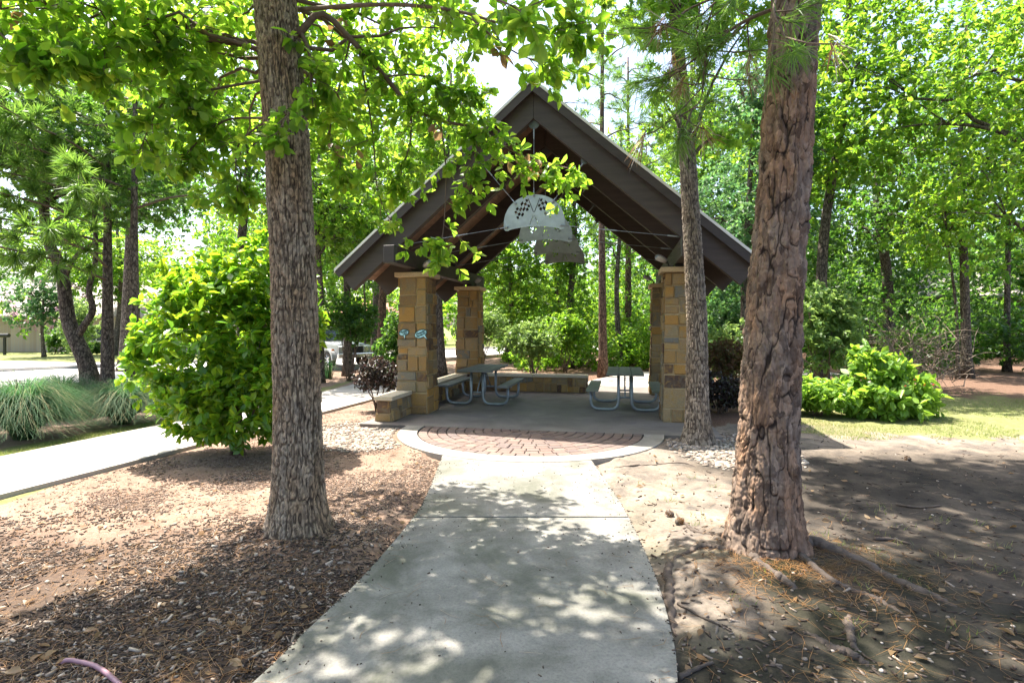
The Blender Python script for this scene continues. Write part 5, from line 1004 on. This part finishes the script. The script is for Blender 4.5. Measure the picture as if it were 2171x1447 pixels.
for s in (-1, 1):
    for x0, x1 in ((-1.85, -0.95), (-0.85, 0.3)): mk('side_window', [(x0, s*0.705, 1.1), (x1, s*0.705, 1.1), (x1-0.12*(x1 > 0), s*0.64, 1.54), (x0+0.03, s*0.64, 1.54)], [(0, 1, 2, 3)], M_GLASS, car)
    mk('headlight', *tubevf([(1.95, s*0.5, 0.75), (1.975, s*0.5, 0.75)], 0.1, 14), M_CHROME, car); mk('indicator', *boxvf((0.06, 0.1, 0.07)), M_AMBER, car, loc=(1.72, s*0.84, 0.75))
    for x in (1.3, -1.3):
        k = 14; V = []; 
        for a in np.linspace(0, math.pi, k):
            for rr, yy in ((0.39, 0.7), (0.39, 0.9), (0.45, 0.9), (0.45, 0.7)): V.append((x+rr*math.cos(a)*1.06, s*yy, 0.34+rr*math.sin(a)))
        mk('fender', V, [(a*4+q_, a*4+4+q_, a*4+4+(q_+1) % 4, a*4+(q_+1) % 4) for a in range(k-1) for q_ in range(4)]+[(0, 1, 2, 3), (k*4-1, k*4-2, k*4-3, k*4-4)], M_CAR, car)
        wh = empty('wheel', (x, s*0.74, 0.335), 0, car); k = 24; V = []; pf = [(0.2, -0.1), (0.3, -0.115), (0.335, -0.08), (0.335, 0.08), (0.3, 0.115), (0.2, 0.1)]
        for a in np.arange(k)*2*math.pi/k: V += [(r_*math.cos(a), yy, r_*math.sin(a)) for r_, yy in pf]
        mk('tyre', V, [(a*6+q_, ((a+1) % k)*6+q_, ((a+1) % k)*6+(q_+1) % 6, a*6+(q_+1) % 6) for a in range(k) for q_ in range(6)], M_TYRE, wh, True)
        mb = MB().tube([(0, s*0.02, 0), (0, s*0.09, 0)], 0.06, 12)
        for a in np.arange(7)*2*math.pi/7: mb.tube([(0.03*math.cos(a), s*0.07, 0.03*math.sin(a)), (0.2*math.cos(a), s*0.09, 0.2*math.sin(a))], 0.025, 6)
        mb.mk('rim', M_CHROME, wh, True)
mk('bumper', *boxvf((0.16, 1.62, 0.18), 0.03), M_CHROME, car, loc=(2.04, 0, 0.52)); mk('grille', *boxvf((0.03, 0.7, 0.26)), M_BLACK, car, loc=(1.965, 0, 0.75))
mk('bonnet', *boxvf((1.15, 1.2, 0.05), 0.02), M_CAR, car, loc=(1.25, 0, 0.985), M=Matrix.Translation((1.22, 0, 0.985)) @ Matrix.Rotation(R(3.6), 4, 'Y'))
e = empty('mailbox', (-30.6, 33.0, -0.03), 0); tag(e, 'black mailbox on a post in front of the brick house', 'mailbox'); mk('post', *boxvf((0.12, 0.12, 1.05), 0.01), M_BLACK, e, loc=(0, 0, 0.52))
V, F = tubevf([(-0.26, 0, 0), (0.26, 0, 0)], 0.12, 14); mk('box', V, F, M_BLACK, e, loc=(0, 0, 1.17))
hp = [G(128, 1387), G(160, 1387), G(200, 1398), G(232, 1420), G(262, 1447), G(300, 1500)]; hp = spline(np.array(hp), 40); hp[:, 2] = ground_z(hp[:, 0], hp[:, 1])+0.02; hp[:3, 2] -= np.array([0.02, 0.012, 0.005])
m_h = plain('mauve_hose', (0.24, 0.13, 0.16), 0.45, 0, 0.12, 8); tag(mk('garden_hose', *tubevf(hp, 0.012, 10), m_h, None, True), 'mauve irrigation hose snaking out of the mulch at bottom left', 'hose')

# ------------------------------------------------------------------ litter on the ground
rg = np.random.default_rng(12)
def scatter(n, region):
    out = []
    while sum(len(a) for a in out) < n:
        px = rg.uniform(-200, 2371, n*2); py = 700+rg.random(n*2)**1.0*900; p = np.stack([(px-1085.5)/F_PX*F_PX*EYE/(py-HY), F_PX*EYE/(py-HY)], 1)
        p = p[region(p)]; out.append(p)
    return np.vstack(out)[:n]
def on_mulch(p):
    x, y = p[:, 0], p[:, 1]; d = np.min(np.hypot(x[:, None]-WALK_C[:, 0], y[:, None]-WALK_C[:, 1]), 1)
    return (x < pl(np.clip(y, -8, 8.6))-0.03) & (y < 13) & (y > 1.3) & (d > 1.0) & (x > np.interp(y, WALK_C[:, 1], WALK_C[:, 0])) & (np.hypot(x-FAN[0], y-FAN[1]) > 2.2) & (np.hypot(x-OB[0], y-OB[1]) > 0.25) & ~((abs((x-ORG[0])*CP-(y-ORG[1])*SP) < 3.05) & ((x-ORG[0])*SP+(y-ORG[1])*CP > -1.55))
def on_mulch_patchy(p):
    qq = np.stack([p[:, 0], p[:, 1], 0*p[:, 0]], -1); f = fbm(qq*1.3, 4, 61)-0.12*np.clip(-p[:, 0]-3.2, 0, 2)*(p[:, 1] > 4); return on_mulch(p) & (rg.random(len(p)) < np.clip((f-0.3)*4.5, 0.08, 1))
def chips(name, label, p, ln, wd, th, mat, zoff=0.004):
    n = len(p); z = ground_z(p[:, 0], p[:, 1])+zoff; a = rg.random(n)*6.28; tilt = rg.normal(size=n)*0.25
    ax = np.stack([np.cos(a), np.sin(a), tilt], 1); up = nrm(np.array([0, 0, 1.0])+rg.normal(size=(n, 3))*0.3)
    Vb, Fb = boxvf((1, 1, 1)); ax = nrm(ax); sd = nrm(np.cross(ax, up)); nn = np.cross(sd, ax); L = ln*(0.35+rg.random(n)**2*1.1); W = wd*(0.5+rg.random(n)); H = th*(0.6+rg.random(n))
    Vb = Vb*np.array([1, 1, 1]); tap = np.where(Vb[:, 0] > 0, 0.6, 1.0)
    V = np.stack([p[:, 0], p[:, 1], z], 1)[:, None]+Vb[None, :, 0, None]*ax[:, None]*L[:, None, None]+(Vb[:, 1]*tap)[None, :, None]*sd[:, None]*W[:, None, None]+Vb[None, :, 2, None]*nn[:, None]*H[:, None, None]
    F = np.array(Fb)[None]+(np.arange(n)*8)[:, None, None]; return tag(mk(name, V.reshape(-1, 3), F.reshape(-1, 4), mat), label, 'mulch', kind='stuff')
def chip_mat(name, cols, rough=0.9):
    m, nt, b, o = new_mat(name); c = ramp(nt, island_random(nt), [((i_+0.5)/len(cols), cc) for i_, cc in enumerate(cols)])
    c = mix(nt, 1.0, c, ramp(nt, noise(nt, 70, 4, 0.7, geo_pos(nt)), [(0.3, (0.7, 0.7, 0.7)), (0.7, (1.2, 1.2, 1.2))]), 'MULTIPLY'); nt.links.new(c, b.inputs['Base Color']); b.inputs['Roughness'].default_value = rough; b.inputs['Specular IOR Level'].default_value = 0.2; return m
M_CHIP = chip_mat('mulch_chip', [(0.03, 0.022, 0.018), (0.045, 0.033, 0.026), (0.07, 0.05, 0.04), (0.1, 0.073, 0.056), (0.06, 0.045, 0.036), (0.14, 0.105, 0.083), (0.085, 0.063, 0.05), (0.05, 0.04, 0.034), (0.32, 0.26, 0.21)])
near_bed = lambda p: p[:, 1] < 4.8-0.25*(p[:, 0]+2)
chips('wood_chips', 'dark shredded wood mulch scattered left of the path', scatter(19000, lambda p: on_mulch_patchy(p) & near_bed(p)), 0.036, 0.007, 0.006, M_CHIP)  # dark chip set for the shaded bed, shade put into its colour
M_CHIP2 = chip_mat('sunlit_mulch_chip', [(0.07, 0.05, 0.04), (0.12, 0.085, 0.065), (0.18, 0.13, 0.1), (0.24, 0.175, 0.135), (0.15, 0.11, 0.085), (0.32, 0.25, 0.2)])  # lighter copy of the chips, sunlight put into the colour
chips('wood_chips', 'tan wood mulch in front of the big shrub, lightened in colour for sunlight', scatter(14000, lambda p: on_mulch_patchy(p) & ~near_bed(p)), 0.036, 0.006, 0.005, M_CHIP2)
M_ROCK = chip_mat('river_rock', [(0.2, 0.16, 0.125), (0.3, 0.25, 0.2), (0.38, 0.32, 0.26), (0.26, 0.2, 0.155), (0.17, 0.15, 0.13), (0.44, 0.38, 0.32)], 0.7)
ph_ = (1+5**0.5)/2; ICO = nrm(np.array([(-1, ph_, 0), (1, ph_, 0), (-1, -ph_, 0), (1, -ph_, 0), (0, -1, ph_), (0, 1, ph_), (0, -1, -ph_), (0, 1, -ph_), (ph_, 0, -1), (ph_, 0, 1), (-ph_, 0, -1), (-ph_, 0, 1)], float))
ICF = np.array([(0, 11, 5), (0, 5, 1), (0, 1, 7), (0, 7, 10), (0, 10, 11), (1, 5, 9), (5, 11, 4), (11, 10, 2), (10, 7, 6), (7, 1, 8), (3, 9, 4), (3, 4, 2), (3, 2, 6), (3, 6, 8), (3, 8, 9), (4, 9, 5), (2, 4, 11), (6, 2, 10), (8, 6, 7), (9, 8, 1)])
def rocks(label, p, size, name='river_rocks'):
    n = len(p); s = size*(0.45+rg.random(n)**1.5); z = ground_z(p[:, 0], p[:, 1])+s*0.2; a = rg.random(n)*6.28; sc3 = np.stack([s*rg.uniform(0.8, 1.5, n), s*rg.uniform(0.6, 1.0, n), s*rg.uniform(0.35, 0.6, n)], 1)
    Vl = ICO[None]*(1+rg.normal(size=(n, 12, 1))*0.1)*sc3[:, None]; ca2, sa2 = np.cos(a)[:, None], np.sin(a)[:, None]
    V = np.stack([Vl[..., 0]*ca2-Vl[..., 1]*sa2+p[:, 0, None], Vl[..., 0]*sa2+Vl[..., 1]*ca2+p[:, 1, None], Vl[..., 2]+z[:, None]], -1)
    F = ICF[None]+(np.arange(n)*12)[:, None, None]; return tag(mk(name, V.reshape(-1, 3), F.reshape(-1, 3), M_ROCK, None, True), label, 'gravel', kind='stuff')
def reg_l(p): return on_mulch(p) & (((p[:, 0]+2.2)/1.25)**2+((p[:, 1]-8.9)/1.25)**2 < 0.55+0.6*rg.random(len(p)))
def reg_r(p): x, y = p[:, 0], p[:, 1]; return (((x-3.1)/0.95)**2+((y-7.8)/1.35)**2 < 0.5+0.5*rg.random(len(p))) & (np.hypot(x-2.74, y-8.1) > 0.24) & (np.hypot(x-FAN[0], y-FAN[1]) > 2.15)
rocks('pale river rocks strewn over the mulch before the left column', scatter(2600, reg_l), 0.027); rocks('pale river rocks round the foot of the slender trunk', scatter(2200, reg_r), 0.027)
def on_soil(p): x, y = p[:, 0], p[:, 1]; return (x > pr(np.clip(y, -8, 8.6))+0.03) & (x < 9) & (y < 9) & (y > 1.6) & (np.hypot(x-FAN[0], y-FAN[1]) > 2.2) & (np.hypot(x-PB[0], y-PB[1]) > 0.33)
rocks('small pebbles scattered on the bare soil', scatter(260, on_soil), 0.012, 'pebbles')
chips('bark_litter', 'bits of bark and twig scattered on the bare soil', scatter(1500, on_soil), 0.05, 0.012, 0.006, M_CHIP)
def needles_on(p, ln, label, zf=None):
    n = len(p); a = rg.random(n)*6.28; z = (ground_z(p[:, 0], p[:, 1])+0.006+rg.random(n)*0.012) if zf is None else np.full(n, zf); d = np.stack([np.cos(a), np.sin(a), rg.normal(size=n)*0.06], 1)*ln*(0.5+rg.random(n))[:, None]; s = np.stack([-np.sin(a), np.cos(a), 0*a], 1)*0.0014
    c = np.stack([p[:, 0], p[:, 1], z], 1); b2 = np.stack([np.cos(a+1.57), np.sin(a+1.57), 0*a], 1)*(rg.normal(size=n)*0.02)[:, None]
    V = np.stack([c-d/2-s, c-d/2+s, c+b2+s+np.array([0, 0, .003]), c+b2-s+np.array([0, 0, .003]), c+d/2+s*0.5, c+d/2-s*0.5], 1).reshape(-1, 3); k = np.arange(n)*6
    return tag(mk('pine_straw', V, np.vstack([np.stack([k, k+1, k+2, k+3], 1), np.stack([k+3, k+2, k+4, k+5], 1)]), M_NEEDLE_DRY), label, 'pine straw', kind='stuff')
pq = scatter(900, on_soil); fo = PB[:2]+np.stack([rg.normal(size=1100)*0.42+0.1, rg.normal(size=1100)*0.3-0.3], 1); fo = fo[np.hypot(fo[:, 0]-PB[0], fo[:, 1]-PB[1]) > 0.3]
needles_on(np.vstack([pq, fo]), 0.15, 'fallen brown pine needles round the big pine'); needles_on(scatter(3200, on_mulch), 0.13, 'fallen brown pine needles over the mulch')
ty = rg.uniform(1.8, 7.0, 150); tf = rg.random(150)**2; tf = np.where(rg.random(150) < 0.5, tf, 1-tf); pth_n = np.stack([pl(ty)+0.06+(pr(ty)-pl(ty)-0.12)*tf, ty], 1); needles_on(pth_n, 0.12, 'stray pine needles on the concrete path', 0.004)
ty = rg.uniform(1.8, 7.0, 700); tf = rg.random(700)**4*0.5; tf = np.where(rg.random(700) < 0.5, tf, 1-tf); crumbs = np.stack([pl(ty)+(pr(ty)-pl(ty))*tf, ty], 1); _gz = ground_z; ground_z = lambda x, y: np.full(np.shape(x), 0.001)
chips('path_crumbs', 'crumbs of mulch and soil spilt along the path edges', crumbs, 0.016, 0.006, 0.004, M_CHIP, 0.002); ground_z = _gz
chips('pale_chips', 'larger pale wood chips lying on the dark mulch', scatter(330, lambda p: on_mulch(p) & (p[:, 1] < 5)), 0.055, 0.016, 0.01, chip_mat('pale_chip', [(0.3, 0.25, 0.2), (0.4, 0.34, 0.28), (0.24, 0.19, 0.15)]), 0.008)
pl_ = scatter(260, lambda p: on_soil(p) | on_mulch(p)); a_ = rg.random(260)*6.28; V, F = leaf_arrays(LEAF6, np.column_stack([pl_, ground_z(pl_[:, 0], pl_[:, 1])+0.012]), np.stack([np.cos(a_), np.sin(a_), 0.1+0*a_], 1), nrm(np.array([0, 0, 1.0])+rg.normal(size=(260, 3))*0.35), rg.uniform(0.04, 0.09, 260))
tag(mk('fallen_leaves', V, F, M_LEAF_DRY), 'dry fallen leaves strewn over soil and mulch', 'fallen leaves', kind='stuff')
def turf(label, p, h, wd):
    n = len(p); z = ground_z(p[:, 0], p[:, 1]); a = rg.random(n)*6.28; s = np.stack([np.cos(a), np.sin(a), 0*a], 1)*wd; c = np.stack([p[:, 0], p[:, 1], z-0.004], 1); t_ = c+np.stack([rg.normal(size=n)*0.5, rg.normal(size=n)*0.5, 0.9+0*a], 1)*h*(0.4+rg.random(n))[:, None]
    V = np.stack([c-s, c+s, t_], 1).reshape(-1, 3); tag(mk('grass', V, np.arange(n*3).reshape(-1, 3), M_LAWN), label, 'grass', kind='stuff')
def on_lawn(p): x, y = p[:, 0], p[:, 1]; qq = np.stack([x, y, 0*x], -1); f = fbm(qq*0.9, 3, 40); return (x > 4.3) & (x < 17) & (y > 7.3) & (y < 14.5) & (f > 0.36+0.3*np.clip((9.0-y)/2, 0, 1)) & (np.hypot(x-6.6, y-10.6) > 1.0)
turf('thin patchy lawn right of the pine', scatter(16000, on_lawn), 0.045, 0.004)
def on_verge(p): d = np.min(np.hypot(p[:, None, 0]-WALK_C[:, 0], p[:, None, 1]-WALK_C[:, 1]), 1); return (d > 0.98) & (d < 1.45) & (p[:, 0] < np.interp(p[:, 1], WALK_C[:, 1], WALK_C[:, 0])) & (p[:, 1] < 14)
turf('mown grass verge along the far side of the sidewalk', scatter(7000, on_verge), 0.05, 0.004)
turf('sparse grass sprouts on the shaded soil', np.vstack([np.array([rg.uniform(1.4, 4.2), rg.uniform(2.3, 6.5)])+rg.normal(size=(14, 2))*0.05 for _ in range(45)]), 0.05, 0.003)
sticks = [([(1437, 1259), (1490, 1293), (1554, 1327)], 0.009, 'thin crooked twig on the soil next to the path edge root'), ([(1437, 1408), (1470, 1396), (1512, 1389)], 0.016, 'pale curled stub of branch by the path edge at bottom'), ([(1900, 1058), (1945, 1066), (1995, 1062)], 0.014, 'dark mossy stick on shaded soil right of the pine'), ([(1855, 1135), (1895, 1133), (1930, 1142)], 0.016, 'short dark branch on shaded soil close to the right of the pine'), ([(1585, 1340), (1605, 1345), (1630, 1355)], 0.01, 'small reddish stick in the bottom right foreground')]
for pts, r0, lb in sticks:
    p = spline(np.array([G(*a)[:2] for a in pts]), 12); z = ground_z(p[:, 0], p[:, 1])+r0*0.8; rr = np.linspace(r0, r0*0.5, 12)*(1+0.2*np.sin(np.arange(12)*2.1)); tag(mk('fallen_stick', *tubevf(np.column_stack([p, z]), rr, 7), M_ROOT, None, True), lb, 'stick', 'fallen sticks on the soil')
def cone(px, py, lb):
    p = G(px, py); e = empty('pine_cone', (p[0], p[1], float(ground_z(p[0:1], p[1:2])[0])+0.025), rg.random()*6); tag(e, lb, 'pine cone', 'pine cones')
    V, F = tubevf([(-0.04, 0, 0), (-0.03, 0, 0), (0, 0, 0), (0.03, 0, 0), (0.045, 0, 0)], [0.008, 0.022, 0.026, 0.015, 0.004], 10); mk('core', V, F, M_ROOT, e, True)
    mb = MB()
    for k in range(40):
        a = k*2.4; x = -0.032+0.07*k/40; r_ = 0.026*math.sin(math.pi*(0.15+0.75*k/40)); d = np.array([0.3, math.cos(a), math.sin(a)])*0.014; c = np.array([x, r_*math.cos(a), r_*math.sin(a)]); s_ = np.array([0, -math.sin(a), math.cos(a)])*0.008
        mb.add([c-s_, c+s_, c+d+s_*0.6, c+d-s_*0.6], [(0, 1, 2, 3)])
    mb.mk('scales', M_NEEDLE_DRY, e)['kind'] = 'stuff'
cone(1420, 1084, 'pine cone on sunlit soil right of the path'); cone(1440, 1105, 'pine cone nearest the left side of the pine trunk'); cone(1925, 968, 'pine cone with yellow leaves on the soil at right')
